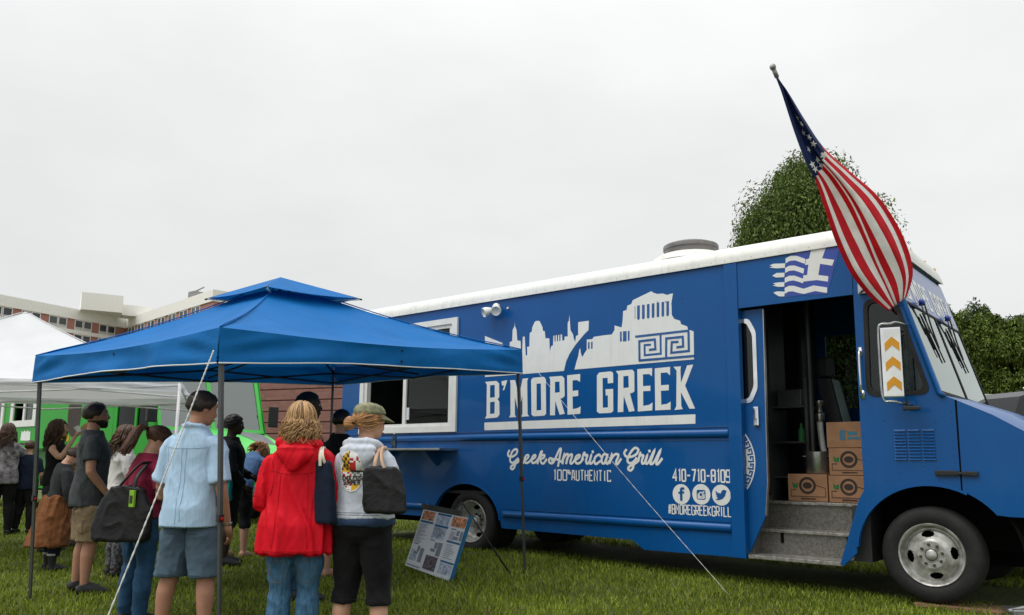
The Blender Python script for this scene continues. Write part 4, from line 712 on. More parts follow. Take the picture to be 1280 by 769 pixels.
carton(-1.467, -1.062, .80, 1.08, .66, .98, 'brown cardboard box on the cab floor with a steel pot on it')
carton(-1.048, -.655, .80, 1.07, .66, .98, 'printed cardboard box, bottom of the three box stack in the doorway')
carton(-1.036, -.645, 1.072, 1.345, .67, .99, 'printed cardboard box, middle of the three box stack in the doorway')
carton(-1.055, -.64, 1.347, 1.61, .69, 1.0, 'plainer cardboard box with pale blue print topping the doorway stack', blue=True)
t = thing('stock_pot', (-1.20, .82, 1.081), 'round steel stock pot standing on a cardboard box', 'pot')
b = MB(); b.lathe([(.0005, .002), (.115, .002), (.12, .01), (.12, .225), (.126, .23), (.116, .232), (.114, .02), (.0005, .018)], 'Z', (0, 0, 0), 28); b.build('pot_body', 'steel', t, 'auto')
for sx in (-1, 1): b = MB(); b.tube(smooth_path([(sx * .118, -.035, .18), (sx * .155, -.03, .18), (sx * .155, .03, .18), (sx * .118, .035, .18)], 4), .006, 6); b.build('handle', 'steel', t, True)
t = thing('hose_and_valve', (-1.24, 1.05, .80), 'white hose and valve standing behind the steel pot', 'hose')  # white hose topped by a steel valve
b = MB(); b.tube(smooth_path([(.06, 0, .0), (.06, 0, .35), (.02, 0, .55), (0, 0, .75), (0, 0, .85)], 6), .032, 10); b.build('hose', 'white_paint', t, True)
b = MB(); b.lathe([(.05, .84), (.055, .86), (.055, .92), (.03, .94), (.03, 1.0), (.045, 1.02), (.045, 1.06), (.0005, 1.07)], 'Z', (0, 0, 0), 14); b.build('valve', 'steel', t, 'auto')
t = thing('bottle', (-1.42, .98, 1.421), 'small green bottle on the dark shelf inside the doorway', 'bottle')
b = MB(); b.lathe([(.0005, 0), (.035, 0), (.035, .12), (.014, .16), (.014, .2), (.0005, .2)], 'Z', (0, 0, 0), 14); b.build('glass_body', 'print_green', t, 'auto')
t = thing('water_bottle', (-6.70, -.16, 1.346), 'clear plastic water bottle on the serving counter', 'bottle')
b = MB(); b.lathe([(.0005, 0), (.034, 0), (.036, .01), (.034, .05), (.036, .1), (.034, .15), (.014, .19), (.014, .2)], 'Z', (0, 0, 0), 14); b.build('bottle_body', 'clear_glass', t, 'auto')
b = MB(); b.lathe([(.016, .2), (.016, .22), (.0005, .22)], 'Z', (0, 0, 0), 12); b.build('cap', 'white_paint', t, 'auto')

# ================================================================ canopies
def lerp(a, b_, t): return Vector(a) * (1 - t) + Vector(b_) * t
def canopy(root, C4, peak, vent, mcan, val, sag, seed, wk_=1., trim=None):
    """C4: eave corners (bottom of the valance) in order, world coords relative to root; val: valance height"""
    top = [Vector(c) + Vector((0, 0, val)) for c in C4]; ctr = Vector(peak)
    names = []
    for k in range(4):
        a, b_ = top[k], top[(k + 1) % 4]
        def roof(u, v):
            e = lerp(a, b_, u); p = lerp(e, ctr, v * (1 - vent)); s = math.sin(math.pi * v) * (.5 + .5 * math.sin(math.pi * u))
            p.z -= sag * s * (1 - .3 * v); ed = math.sin(math.pi * u)
            p.z -= .05 * ed * (1 - v) ** 2
            nn = noise.noise(Vector((p.x * 1.4, p.y * 1.4, seed))) * .03 + noise.noise(Vector((p.x * 4, p.y * 4, seed))) * .010
            tt = abs(noise.noise(Vector((u * 3 + k * 7, v * 9, seed + 3)))) * .014 * (1 - v)
            p.z += (nn - tt) * min(1, 4 * v) * (.3 + ed)
            for uc in (u, 1 - u):      # pulls fanning out of the corners
                dc = math.hypot(uc, v * .8); ang = math.atan2(v, uc + 1e-4); p.z += .016 * wk_ * math.sin(ang * 11 + seed + k) * math.exp(-dc * 4.5) * min(1, dc * 12) * min(1, 6 * v + .15)
            return p
        mb = MB(); mb.grid(roof, 26, 22); o = mb.build('roof_panel', mcan, root, True)
        c0, c1 = Vector(C4[k]), Vector(C4[(k + 1) % 4]); out = (c1 - c0).cross(Vector((0, 0, 1))).normalized()
        def valf(u, v):
            e = lerp(c0, c1, u); ed = math.sin(math.pi * u); p = e + Vector((0, 0, val * v - .05 * ed * v))
            pull = sum(math.exp(-uc * 7) * math.sin(v * 9 / (uc * 6 + .5) + k * 2 + seed) * .02 for uc in (u, 1 - u)) * min(1, 10 * u, 10 * (1 - u)) * min(1, 5 * (1 - v)) * min(1, 5 * v)
            ripple = pull * wk_ + (noise.noise(Vector((u * 5 + k * 3, v * .8, seed))) * .06 + noise.noise(Vector((u * 16 + k * 3, v * 1.6, seed))) * .014) * (1 - v ** 3) * (.15 + ed)
            return p + out * (ripple + .012 * (1 - v)) + Vector((0, 0, .03 * ed * (1 - v) * (1 + .6 * noise.noise(Vector((u * 3, k, seed))))))
        mb = MB(); mb.grid(valf, 44, 8); mb.build('valance', mcan, root, True)
        if trim:
            mb = MB(); mb.tube([valf(i / 44, 0) for i in range(45)], .006, 5); mb.build('hem_trim', trim, root, True)
    for k in range(4):      # sewn hip seams
        mb = MB(); mb.tube([lerp(top[k], ctr, t) + Vector((0, 0, .004 - sag * .5 * math.sin(math.pi * min(1, t / (1 - vent))) * .85 + (.01 if t else 0))) for t in [i / 10 * (1 - vent) for i in range(11)]], .006, 5); mb.build('hip_seam', mcan, root, True)
def scissor(mb, a, b_, z0, z1, n=2):
    for i in range(n):
        p, q = lerp(a, b_, i / n), lerp(a, b_, (i + 1) / n)
        mb.tube([p + Vector((0, 0, z0)), q + Vector((0, 0, z1))], .011, 6); mb.tube([p + Vector((0, 0, z1)), q + Vector((0, 0, z0))], .011, 6)
# --- blue canopy
NC, LC, RC = at(272, 454, 5.62), Vector((-6.55, -4.86, 1.87)), Vector((-3.66, -1.08, 2.12))
FC = LC + RC - NC
ctr = (LC + RC) / 2; base = Vector((ctr.x, ctr.y, gz(ctr.x, ctr.y)))
bt = thing('canopy_tent', base, 'blue pop up canopy tent with vented peak over the queue', 'tent')
loc = lambda p: Vector(p) - base
C4 = [loc(NC), loc(RC), loc(FC), loc(LC)]
pk = loc((ctr.x - .14, ctr.y - .12, 2.95))
canopy(bt, C4, pk, .16, 'tent_blue', .255, .12, 1.3, 1.7, trim='decal_white')
vc = [lerp(c + Vector((0, 0, .255)), pk, .685) + Vector((0, 0, .085)) for c in C4]; vtop = pk + Vector((0, 0, .085))
for k in range(4):
    def vf(u, v):
        e = lerp(vc[k], vc[(k + 1) % 4], u); p = lerp(e, vtop, v); p.z -= .02 * math.sin(math.pi * u) * (1 - v); return p
    b = MB(); b.grid(vf, 12, 8); b.build('vent_flap', 'tent_blue', bt, True)
    b = MB(); b.tube([vtop - Vector((0, 0, .01)), vc[k] - Vector((0, 0, .008)) + (vc[k] - vtop).normalized() * .03], .009, 6); b.build('vent_rib', 'frame_dark', bt, True)
    b = MB(); b.tube([vc[k] - Vector((0, 0, .01)), lerp(C4[k] + Vector((0, 0, .255)), pk, .80) - Vector((0, 0, .02))], .012, 5); b.build('vent_strap', 'white_paint', bt, True)
nf = at(273.5, 800, 5.5)
feet = [Vector((nf.x, nf.y, 0)), Vector((-3.70, -.92, 0)), FC.copy(), Vector((-6.66, -4.69, 0))]
for k, c in enumerate((NC, RC, FC, LC)):
    f = feet[k]; f.z = gz(f.x, f.y); ins = (ctr - c); ins.z = 0; ins = ins.normalized() * .05; a = loc(c) + Vector((0, 0, .2)) + ins; f = loc(f) + ins * .5; m_ = lerp(f, a, .42)
    b = MB(); b.box((-.014, -.014, 0), (.014, .014, 1)); d = a - m_; rot = d.to_track_quat('Z', 'Y').to_matrix()
    b.v = [tuple(m_ + rot @ Vector((v[0], v[1], v[2] * d.length))) for v in b.v]; b.build('upper_leg', 'pole_grey', bt)
    b = MB(); b.box((-.0115, -.0115, 0), (.0115, .0115, 1)); d = m_ - f; rot = d.to_track_quat('Z', 'Y').to_matrix()
    b.v = [tuple(f + rot @ Vector((v[0], v[1], v[2] * (d.length + .1)))) for v in b.v]; b.build('lower_leg', 'pole_grey', bt)
    b = MB(); b.box((m_.x - .02, m_.y - .02, m_.z - .02), (m_.x + .02, m_.y + .02, m_.z + .03), .005); b.build('leg_collar', 'frame_dark', bt)
    b = MB(); b.lathe([(.010, .02), (.012, .022), (.012, .034), (.0005, .037)], 'X', tuple(m_), 8); o = b.build('leg_button', 'red_lens', bt)
    b = MB(); b.box((f.x - .05, f.y - .05, f.z), (f.x + .05, f.y + .05, f.z + .006)); b.build('foot_plate', 'pole_grey', bt)
for k in range(4):
    b = MB(); scissor(b, lerp(C4[k], pk - Vector((0, 0, pk.z - C4[k].z)), .035), lerp(C4[(k + 1) % 4], pk - Vector((0, 0, pk.z - C4[k].z)), .035), .02, .15, 2); b.build('truss', 'frame_dark', bt)
    b = MB(); b.tube([lerp(C4[k] + Vector((0, 0, .15)), pk, .03), lerp(C4[k] + Vector((0, 0, .26)), pk, .5) - Vector((0, 0, .17)), pk - Vector((0, 0, .10))], .012, 6); b.build('roof_strut', 'frame_dark', bt)
b = MB(); b.tube([pk - Vector((0, 0, .75)), pk + Vector((0, 0, .02))], .016, 8); b.build('centre_post', 'frame_dark', bt)
b = MB(); mid = [lerp(C4[k], C4[(k + 1) % 4], .5) + Vector((0, 0, .07)) for k in range(4)]
for k in range(4): b.tube([mid[k], pk - Vector((0, 0, .7))], .011, 6); b.tube([mid[k] + Vector((0, 0, .1)), lerp(mid[k], pk, .5) - Vector((0, 0, .3))], .011, 6)
b.build('cross_truss', 'frame_dark', bt)
# guy ropes
g0 = at(267, 438, 5.58); g1 = at(108, 772, 5.0); g1.z = gz(g1.x, g1.y)
def rope(pts, rad, label):
    mb = MB(); P = smooth_path(pts, 8)
    for s in (0, 1):     # two twisted strands
        Q = []
        for i in range(len(P) * 6 - 5):
            k = i / 6; j = min(int(k), len(P) - 2); p = P[j].lerp(P[j + 1], k - j); a = i * 1.1 + s * math.pi; Q.append(p + Vector((math.cos(a), math.sin(a), 0)) * rad * .55)
        mb.tube(Q, rad * .75, 5)
    o = mb.build('guy_rope', 'rope', None, True); tag(o, label, 'rope', 'guy ropes of the blue canopy'); return o
mdl = lerp(g0, g1, .5) - Vector((0, 0, .02))
rope([g0, lerp(g0, g1, .25) - Vector((0, 0, .012)), mdl, g1], .0048, 'thick white guy rope slanting down from the near canopy corner')
h0 = RC + Vector((.02, 0, .2)); h1 = Vector((-1.547, -.644, gz(-1.547, -.644)))
h1 = at(912, 745, 7.35); h1.z = gz(h1.x, h1.y)
rope([h0, lerp(h0, h1, .5) - Vector((0, 0, .03)), h1], .0022, 'thin guy rope crossing in front of the truck lettering')
# --- white canopy
wc = at(224, 490, 9.9); wd_ = Vector((-.94, -.34, 0)); wn = Vector((-.34, .94, 0))
def rotc(v): return CR * v[0] + Vector((CW.x, CW.y, 0)).normalized() * v[1]
rx = Vector((CR.x, CR.y, 0)).normalized(); fw = Vector((CW.x, CW.y, 0)).normalized()
dA = (rx * -.95 + fw * -.30).normalized(); dB = (rx * -.30 + fw * .95).normalized(); s_ = 3.2
W0 = Vector((wc.x, wc.y, wc.z)); sA = 4.3; W = [W0, W0 + dB * s_, W0 + dB * s_ + dA * sA, W0 + dA * sA]
W[3].z -= .05; W[2].z -= .05
wctr = (W[0] + W[2]) / 2; wb = Vector((wctr.x, wctr.y, gz(wctr.x, wctr.y)))
wt = thing('white_canopy', wb, 'white peaked canopy tent by the green truck', 'tent')
W4 = [c - wb for c in W]; pkz = 3.12 - wb.z; wp = Vector((0, 0, pkz))
canopy(wt, W4, wp, .02, 'tent_white', .16, .16, 4.2)
for k in range(4):
    a = W4[k] + Vector((0, 0, .1)); f = Vector((W4[k].x, W4[k].y, gz(W[k].x, W[k].y) - wb.z)); b = MB(); b.tube([a, f], .02, 8); b.build('leg', 'pole_white', wt, True)
    b = MB(); scissor(b, W4[k], W4[(k + 1) % 4], -.06, .08, 2); b.build('truss', 'pole_white', wt)
b = MB(); b.ell((0, 0, pkz - .015), (.035, .035, .03), 10, 6); b.build('peak_cap', 'tent_white', wt, True)
# ================================================================ green food truck
gdir = (rx * math.cos(R(40)) - fw * math.sin(R(40))).normalized(); gt0 = at(184, 573, 14.0) + gdir * 1.2; ga = math.atan2(gdir.y, gdir.x)
gt = thing('green_food_truck', (gt0.x, gt0.y, .05), 'bright green food truck parked behind the white canopy', 'food truck', ga)
# local: x forward (nose at 0), near side y = 0, far side y = 2.2
gs = [(-10.2, .5), (-8.1, .5)] + arc(-7.6, .45, .5, .45, 175, 5, 10) + [(-2.65, .5), (-2.65, 2.9), (-10.2, 2.9)]
prism(MB(), [gs, [(-7.72, 1.90), (-6.48, 1.90), (-6.48, 2.5), (-7.72, 2.5)]], 0, .05).build('side_panel', 'green_paint', gt)
MB().box((-10.25, .06, .5), (-10.2, 2.2, 2.9)).build('rear_panel', 'green_paint', gt)
MB().box((-10.2, 2.15, .5), (-2.4, 2.2, 2.9)).build('far_side_panel', 'green_paint', gt)
MB().box((-10.25, -.02, 2.9), (-1.35, 2.22, 3.0), .03).build('roof', 'lime_paint', gt)
MB().box((-10.1, .06, .45), (-.3, 2.14, .75)).build('floor_pan', 'underbody', gt)
MB().box((-10.1, 1.2, .8), (-3.0, 1.3, 2.8)).build('inner_wall', 'interior_dark', gt)
b = MB(); prism(b, [[(-7.85, 1.80), (-6.35, 1.80), (-6.35, 2.6), (-7.85, 2.6)], [(-7.68, 1.94), (-6.52, 1.94), (-6.52, 2.46), (-7.68, 2.46)]], -.03, -.001); b.box((-7.12, -.02, 1.94), (-7.02, .02, 2.46)); gw = b.build('window_frame', 'white_paint', gt)
MB().box((-7.02, .01, 1.94), (-6.52, .016, 2.46)).build('pane', 'side_glass', gw)
b = MB(); prism(b, [[(-9.6, 1.72), (-8.3, 1.72), (-8.3, 2.6), (-9.6, 2.6)], [(-9.45, 1.84), (-8.45, 1.84), (-8.45, 2.48), (-9.45, 2.48)]], -.03, -.001); gw2 = b.build('window_frame', 'white_paint', gt)
MB().box((-9.45, -.012, 1.84), (-8.45, -.006, 2.48)).build('pane', 'far_glass', gw2)
MB().box((-9.8, -.32, 1.28), (-5.6, -.0, 1.32)).build('counter_shelf', 'steel', gt)
b = MB(); rs = random.Random(4)
flat(b, [(-7.15, 1.50), (-6.60, 1.49), (-6.62, 1.70), (-6.70, 1.68), (-6.78, 1.72), (-6.87, 1.68), (-6.95, 1.72), (-7.05, 1.68), (-7.13, 1.71)], -.002); b.build('paper_notice', 'decal_white', gt)
b = MB(); ribbon(b, [(-7.2, 1.42), (-6.4, 1.42)], .05, -.003); b.build('dark_print', 'print_dark', gt)
b = MB(); flat(b, arc(-4.4, 2.0, .32, .46, 0, 350, 24), -.002); b.build('dark_emblem', 'print_dark', gt)
b = MB()
for x, z in ((-4.95, 1.72), (-4.75, 1.64), (-4.9, 1.54), (-4.65, 1.52)): flat(b, arc(x, z, .09, .07, 0, 320, 8), -.004)
b.build('round_prints', 'print_yellow', gt)
# cab
cabp = [(-2.64, .5), (-1.65, .5)] + arc(-1.12, .45, .48, .45, 175, 5, 10) + [(-.62, .55), (-.02, .55), (0, .95), (-.1, 1.28), (-1.0, 1.62), (-1.42, 2.88), (-2.64, 2.88)]
cwin = [(-2.5, 1.55), (-1.22, 1.62), (-1.55, 2.72), (-2.5, 2.72)]
prism(MB(), [cabp, cwin], 0, .05).build('cab_side', 'green_paint', gt); prism(MB(), [cabp, cwin], 2.15, 2.2).build('cab_side', 'green_paint', gt)
prism(MB(), cwin, .02, .026).build('side_window', 'dark_glass', gt); prism(MB(), cwin, 2.17, 2.176).build('side_window', 'side_glass', gt)
MB().box((-1.78, -.004, 1.6), (-1.70, .02, 2.75)).build('vent_pillar', 'green_paint', gt)
def gf(t, y, off=0.):
    a = Vector((-1.0, 0, 1.62)); d = Vector((-.42, 0, 1.26)); nn = Vector((1.26, 0, .42)).normalized(); p = a + d * t + nn * off; return (p.x, y, p.z)
def gq(mb, t0, t1, y0, y1, o0, o1): mb.add([gf(t0, y0, o0), gf(t0, y1, o0), gf(t1, y1, o0), gf(t1, y0, o0), gf(t0, y0, o1), gf(t0, y1, o1), gf(t1, y1, o1), gf(t1, y0, o1)], [(0, 1, 2, 3), (7, 6, 5, 4), (0, 4, 5, 1), (1, 5, 6, 2), (2, 6, 7, 3), (3, 7, 4, 0)])
b = MB(); gq(b, .05, .9, .12, 1.06, -.006, 0); b.build('windscreen', 'wind_glass', gt); b = MB(); gq(b, .05, .9, 1.14, 2.08, -.006, 0); b.build('windscreen', 'wind_glass', gt)
b = MB(); gq(b, 0, 1, 0.055, .12, -.03, .02); gq(b, 0, 1, 2.08, 2.145, -.03, .02); gq(b, 0, .05, .12, 2.08, -.03, .02); gq(b, .9, 1, .12, 2.08, -.03, .02); gq(b, .05, .9, 1.06, 1.14, -.02, .012); b.build('windscreen_frame', 'lime_paint', gt)
b = MB(); b.box((-1.35, .15, 1.45), (-1.02, 2.05, 1.62), .03); b.build('dashboard', 'grey_panel', gt)
for i, (y, mm) in enumerate(((.5, 'print_red'), (.8, 'decal_white'), (1.3, 'decal_white'), (1.6, 'print_red'), (1.8, 'decal_white'))): b = MB(); b.box((-1.3, y, 1.621), (-1.12, y + .22, 1.70), .02); b.build('dash_clutter', mm, gt)
b = MB()
def gh(u, v):
    x = -1.02 + 1.0 * u; y = .055 + v * 2.09; cr = 1 - abs(2 * v - 1) ** 4; return (x, y, 1.60 - .36 * u ** 1.6 - .05 * u + .06 * cr * (1 - u * .5))
b.grid(gh, 12, 12); b.build('hood', 'lime_paint', gt, True)
b = MB(); b.grid(lambda u, v: Vector(gh(.1 + .55 * u, .06 + .34 * v * (1 - .5 * u))) + Vector((0, 0, .006)), 6, 6); b.build('hood_vinyl', 'grey_vinyl', gt, True)
b = MB(); b.grid(lambda u, v: Vector(gh(.1 + .55 * u, .94 - .34 * v * (1 - .5 * u))) + Vector((0, 0, .006)), 6, 6); b.build('hood_vinyl', 'grey_vinyl', gt, True)
MB().box((-.06, .06, .6), (.02, 2.14, 1.24), .03).build('nose', 'green_paint', gt); MB().box((.02, .1, .5), (.12, 2.1, .68), .02).build('bumper', 'steel', gt)
for y in (.35, 1.85): b = MB(); b.lathe([(.1, .02), (.1, .05), (.0005, .07)], 'X', (0, y, .98), 16); b.build('headlight', 'chrome', gt, 'auto')
b = MB(); b.box((-.98, -.2, 1.75), (-.9, -.02, 2.15), .02); b.build('mirror', 'black_plastic', gt); b = MB(); b.box((-.98, 2.22, 1.75), (-.9, 2.4, 2.15), .02); b.build('mirror', 'black_plastic', gt)
for x in (-7.6, -1.12):
    for y in (.05, 1.95): b = MB(); b.lathe([(.0005, .02), (.2, .0), (.22, .02), (.36, .01), (.40, .05), (.40, .17), (.36, .2), (.0005, .2)], 'Y', (x, y, .40), 30); b.build('wheel', 'rubber', gt, 'auto')
# ================================================================ menu board on an easel
sg = thing('menu_easel', (-4.2, -1.75, gz(-4.2, -1.75)), 'menu board leaning on a black easel by the rear wheel', 'sign'); so = Vector(sg.location)
cor = [Vector(p) - so for p in ((-4.66, -1.78, .085), (-3.92, -1.86, gz(-3.92, -1.86) + .012), (-3.855, -1.66, .605), (-4.59, -1.60, .66))]   # BL BR TR TL
ub = (cor[1] - cor[0]); vb = (cor[3] - cor[0]); nb_ = ub.cross(vb).normalized()
if nb_.y > 0: nb_ = -nb_
def bp_(u, v, o=0.): return (1 - v) * ((1 - u) * cor[0] + u * cor[1]) + v * ((1 - u) * cor[3] + u * cor[2]) + nb_ * o
def bslab(mb, u0, u1, v0, v1, o0, o1): mb.add([bp_(u0, v0, o0), bp_(u1, v0, o0), bp_(u1, v1, o0), bp_(u0, v1, o0), bp_(u0, v0, o1), bp_(u1, v0, o1), bp_(u1, v1, o1), bp_(u0, v1, o1)], [(0, 1, 2, 3), (7, 6, 5, 4), (0, 4, 5, 1), (1, 5, 6, 2), (2, 6, 7, 3), (3, 7, 4, 0)])
b = MB(); bslab(b, 0, 1, 0, 1, -.016, 0); b.build('board', 'sign_white', sg)
b = MB(); bslab(b, .985, 1.025, -.01, 1.04, -.02, .006); b.build('board_edge', 'print_teal', sg)
rs = random.Random(9)
def sp(name, rects, m_, o): 
    if name == 'text_line':
        mb = MB()
        for r_ in rects: bslab(mb, *r_, o, o + .001)
        tag(mb.build(name, m_, sg), kind='stuff'); return
    for r_ in rects: mb = MB(); bslab(mb, *r_, o, o + .001); mb.build(name, m_, sg)
sp('header_bar', [(.02, .31, .78, .815), (.35, .64, .955, .99), (.35, .64, .76, .795), (.69, .97, .56, .59), (.69, .97, .24, .27)], 'print_teal', .001)
sp('food_photo', [(.03, .29, .83, .985), (.68, .97, .82, .985)], 'print_food', .001)
sp('food_photo_dark', [(.37, .63, .05, .28)], 'print_food_dark', .001)
sp('pale_panel', [(.35, .62, .80, .945), (.35, .62, .56, .755), (.70, .96, .06, .23), (.03, .18, .12, .3)], 'print_pale', .001)
sp('dark_block', [(.04, .14, .40, .42), (.15, .2, .29, .38), (.10, .18, .24, .28), (.22, .30, .12, .36), (.36, .46, .52, .54), (.48, .54, .41, .51), (.42, .52, .35, .40), (.55, .64, .30, .52), (.71, .82, .77, .79), (.84, .90, .69, .77), (.80, .90, .62, .67), (.92, .97, .62, .77), (.02, .32, .03, .05)], 'print_grey', .0022)
sp('text_line', [(u, u + .08 + .16 * rs.random(), v, v + .008) for u in (.03,) for v in [.44 + i * .022 for i in range(15)]] + [(.37, .37 + .1 + .14 * rs.random(), .58 + i * .021, .587 + i * .021) for i in range(8)] + [(.71, .71 + .1 + .14 * rs.random(), .31 + i * .03, .318 + i * .03) for i in range(8)] + [(.72, .82, .61 + i * .02, .617 + i * .02) for i in range(7)], 'print_grey', .0036)
b = MB(); e0, e1 = bp_(-.05, 1.01, -.0), bp_(.80, 1.005, .0); dd = Vector((0, 0, .055)); b.add([e0, e1, e1 + dd, e0 + dd, e0 - nb_ * .03, e1 - nb_ * .03, e1 + dd - nb_ * .03, e0 + dd - nb_ * .03], [(0, 1, 2, 3), (7, 6, 5, 4), (0, 4, 5, 1), (1, 5, 6, 2), (2, 6, 7, 3), (3, 7, 4, 0)]); b.build('top_bar', 'pole_grey', sg)
apx = bp_(.60, 1.26, -.10)
for tgt in (bp_(.08, -.02, -.05), bp_(1.0, -.02, -.05), Vector((.44, .62, gz(-3.76, -1.13) - so.z))):
    tgt = Vector(tgt); tgt.z = max(tgt.z, gz(tgt.x + so.x, tgt.y + so.y) - so.z); b = MB(); b.tube([apx, tgt], .009, 6); b.build('easel_leg', 'black_plastic', sg, True)
# ================================================================ flag on its staff
fl0 = Vector((-.41, -.05, 2.855)); tip = at(966, 84, 7.05)
fp = thing('flagpole', fl0, 'short metal flagpole angled up from the truck cab', 'flagpole'); ax = tip - fl0
b = MB(); b.tube([ax * -.02, ax * .5, ax * .975], .0125, 10); b.build('staff', 'steel', fp, True)
b = MB(); b.ell(ax * 1.0, (.028, .028, .03), 12, 8); b.tube([ax * .955, ax * .99], .02, 10); b.build('finial', 'vent_metal', fp, True)
b = MB(); b.tube([ax * -.03, ax * .07], .024, 10); b.box((-.045, .0, -.10), (.045, .042, .05), .008); b.tube([(-.03, -.01, -.09), (.02, -.03, -.06), (.03, -.02, .03)], .012, 6); b.build('bracket', 'steel', fp, 'auto')
# draped cloth: u across the thirteen stripes, v down the hanging length; left and right edges of the fall in a plane facing the lane
Fd = 6.95
Lp = [(970, 97), (979, 122), (993, 165), (1008, 205), (1021, 230), (1032, 265), (1045, 303), (1063, 341), (1085, 369), (1110, 389)]
Rp = [(971, 95), (986, 117), (1006, 150), (1030, 185), (1064, 216), (1096, 244), (1120, 278), (1135, 311), (1141, 342), (1133, 372)]
def edge(P, v):
    f = v * (len(P) - 1); i = min(int(f), len(P) - 2); t = f - i
    a, b_, c, d = [Vector(P[min(max(j, 0), len(P) - 1)]) for j in (i - 1, i, i + 1, i + 2)]
    return .5 * ((2 * b_) + (c - a) * t + (2 * a - 5 * b_ + 4 * c - d) * t * t + (3 * b_ - a - 3 * c + d) * t ** 3)
def cloth(u, v):
    a, b_ = edge(Lp, v), edge(Rp, v); wv = math.sin(math.pi * v) ** .5 if v > 0 else 0
    uu = u + .05 * math.sin(u * 6.28 * 2 + v * 5) * math.sin(math.pi * u)
    p = a.lerp(b_, uu); fold = (math.sin(u * 10 + v * 6 + 1.6 * math.sin(v * 5)) * .028 + math.sin(u * 21 - v * 7) * .008 + noise.noise(Vector((u * 4, v * 4, 2))) * .045) * (.25 + wv)
    pole_d = 7.05 + (7.49 - 7.05) * v * .55
    return at(p.x, p.y, pole_d - .03 + fold - .035 * math.sin(math.pi * u) * wv) - fl0
fg = thing('american_flag', fl0, 'striped american flag hanging from the angled pole by the windscreen', 'flag')
NU, NV = 52, 64; b = MB(); b.grid(lambda v, u: cloth(u, v), NV, NU); canton = .40
b.m = []
for i in range(NV):
    for j in range(NU):
        v = (i + .5) / NV; u = (j + .5) / NU; cant = v < (.33 + .09 * (1 - u)) ; s = int(u * 11)
        b.m.append(2 if cant else (0 if s % 2 == 0 else 1))
fo = b.build('flag_cloth', ['red_cloth', 'white_cloth', 'navy_cloth'], fg, True)
so_ = fo.modifiers.new('thickness', 'SOLIDIFY'); so_.thickness = .0015
rs = random.Random(5)
for (px_, py_) in ((1000, 147), (1011, 155), (1008, 166), (1018, 169), (1019, 178), (1010, 187), (1021, 198), (1028, 190), (1024, 206), (1015, 208), (1019, 217), (1030, 199)):
    best = min(((cloth(u / 20, v / 40) + fl0, u / 20, v / 40) for u in range(4, 17) for v in range(3, 16)), key=lambda k: abs((k[0] - CP).dot(CR) / (k[0] - CP).dot(CW) * 1004.52 + 640 - px_) + abs(427 - (k[0] - CP).dot(CU) / (k[0] - CP).dot(CW) * 1004.52 - py_))
    u, v = best[1], best[2]; p = cloth(u, v); du = (cloth(u + .01, v) - p).normalized(); dv = (cloth(u, v + .01) - p).normalized(); nn = du.cross(dv).normalized()
    if nn.dot(CP - fl0 - p) < 0: nn = -nn
    dv = nn.cross(du); a0 = rs.random() * 6; pts = [p + nn * .012 + (du * math.cos(a0 + k * math.pi / 5) + dv * math.sin(a0 + k * math.pi / 5)) * (.036 if k % 2 == 0 else .0145) for k in range(10)]
    mb = MB(); mb.add(pts + [p + nn * .014], [(k, (k + 1) % 10, 10) for k in range(10)]); mb.build('star', 'white_cloth', fg, fix=False)
# ================================================================ planks, jack plate, parked car
for i, (x0, x1, y0, y1, z0, z1, lb) in enumerate(((-.16, .52, .03, .20, 0, .032, 'weathered plank under the front tyre, nearer the camera'), (-.10, .58, .23, .40, 0, .032, 'weathered plank under the front tyre, further in'))):
    z = gz(.2, 0) - .0; b = MB(); b.box((x0, y0, z0), (x1, y1, z1), .006); o = b.build('wood_plank', 'wood'); o.location = (0, 0, gz(.2, .1) + .004); tag(o, lb, 'plank', 'planks under the front wheel')
q = at(1268, 766, 6.6); b = MB(); q.z = gz(q.x, q.y); b.box((-.12, -.2, 0), (.2, .1, .03), .01); b.box((-.08, -.15, .03), (.16, .06, .075), .015); b.tube([(-.1, -.1, .06), (.18, -.05, .11)], .015, 8); o = b.build('metal_jack', 'steel'); o.location = q; o.rotation_euler = (0, 0, R(35)); tag(o, 'grey metal jack on the grass at the bottom right corner', 'jack')
cq = at(1372, 560, 9.9)
car = thing('parked_car', (cq.x, cq.y, .03), 'dark grey car parked beyond the truck hood at the right edge', 'car', R(52))
b = MB()
prof = [(-2.3, .45), (-2.35, .9), (-2.25, 1.25), (-1.95, 1.9), (-1.7, 1.98), (.1, 2.0), (.55, 1.9), (1.15, 1.38), (2.05, 1.22), (2.25, 1.0), (2.3, .5)]
prism(b, prof, -.9, .9); b.build('car_body', 'car_grey', car)
for s in (-1, 1):
    y0, y1 = (.9, .912) if s > 0 else (-.912, -.9)
    b = MB(); prism(b, [(-1.95, 1.3), (-1.75, 1.82), (-.75, 1.84), (-.75, 1.3)], y0, y1); b.build('window', 'far_glass', car)
    b = MB(); prism(b, [(-.68, 1.3), (-.68, 1.84), (.15, 1.84), (.5, 1.72), (.85, 1.34)], y0, y1); b.build('window', 'far_glass', car)
    for x in (-1.45, 1.45): b = MB(); b.lathe([(.0005, s * .93), (.22, s * .935), (.24, s * .92), (.34, s * .935), (.36, s * .9), (.36, s * .7), (.0005, s * .7)], 'Y', (x, 0, .36), 26); b.build('wheel', 'rubber', car, 'auto')
    b = MB(); b.box((2.2, s * .5, .85), (2.32, s * .85, 1.0), .02); b.build('headlight', 'chrome', car); b = MB(); b.box((-2.36, s * .6, 1.0), (-2.24, s * .88, 1.3), .02); b.build('tail_lamp', 'red_lens', car)
    b = MB(); b.tube([(-1.7, s * .7, 2.0), (-1.6, s * .7, 2.06), (.0, s * .7, 2.07), (.1, s * .7, 2.01)], .018, 6); b.build('roof_rail', 'steel', car)
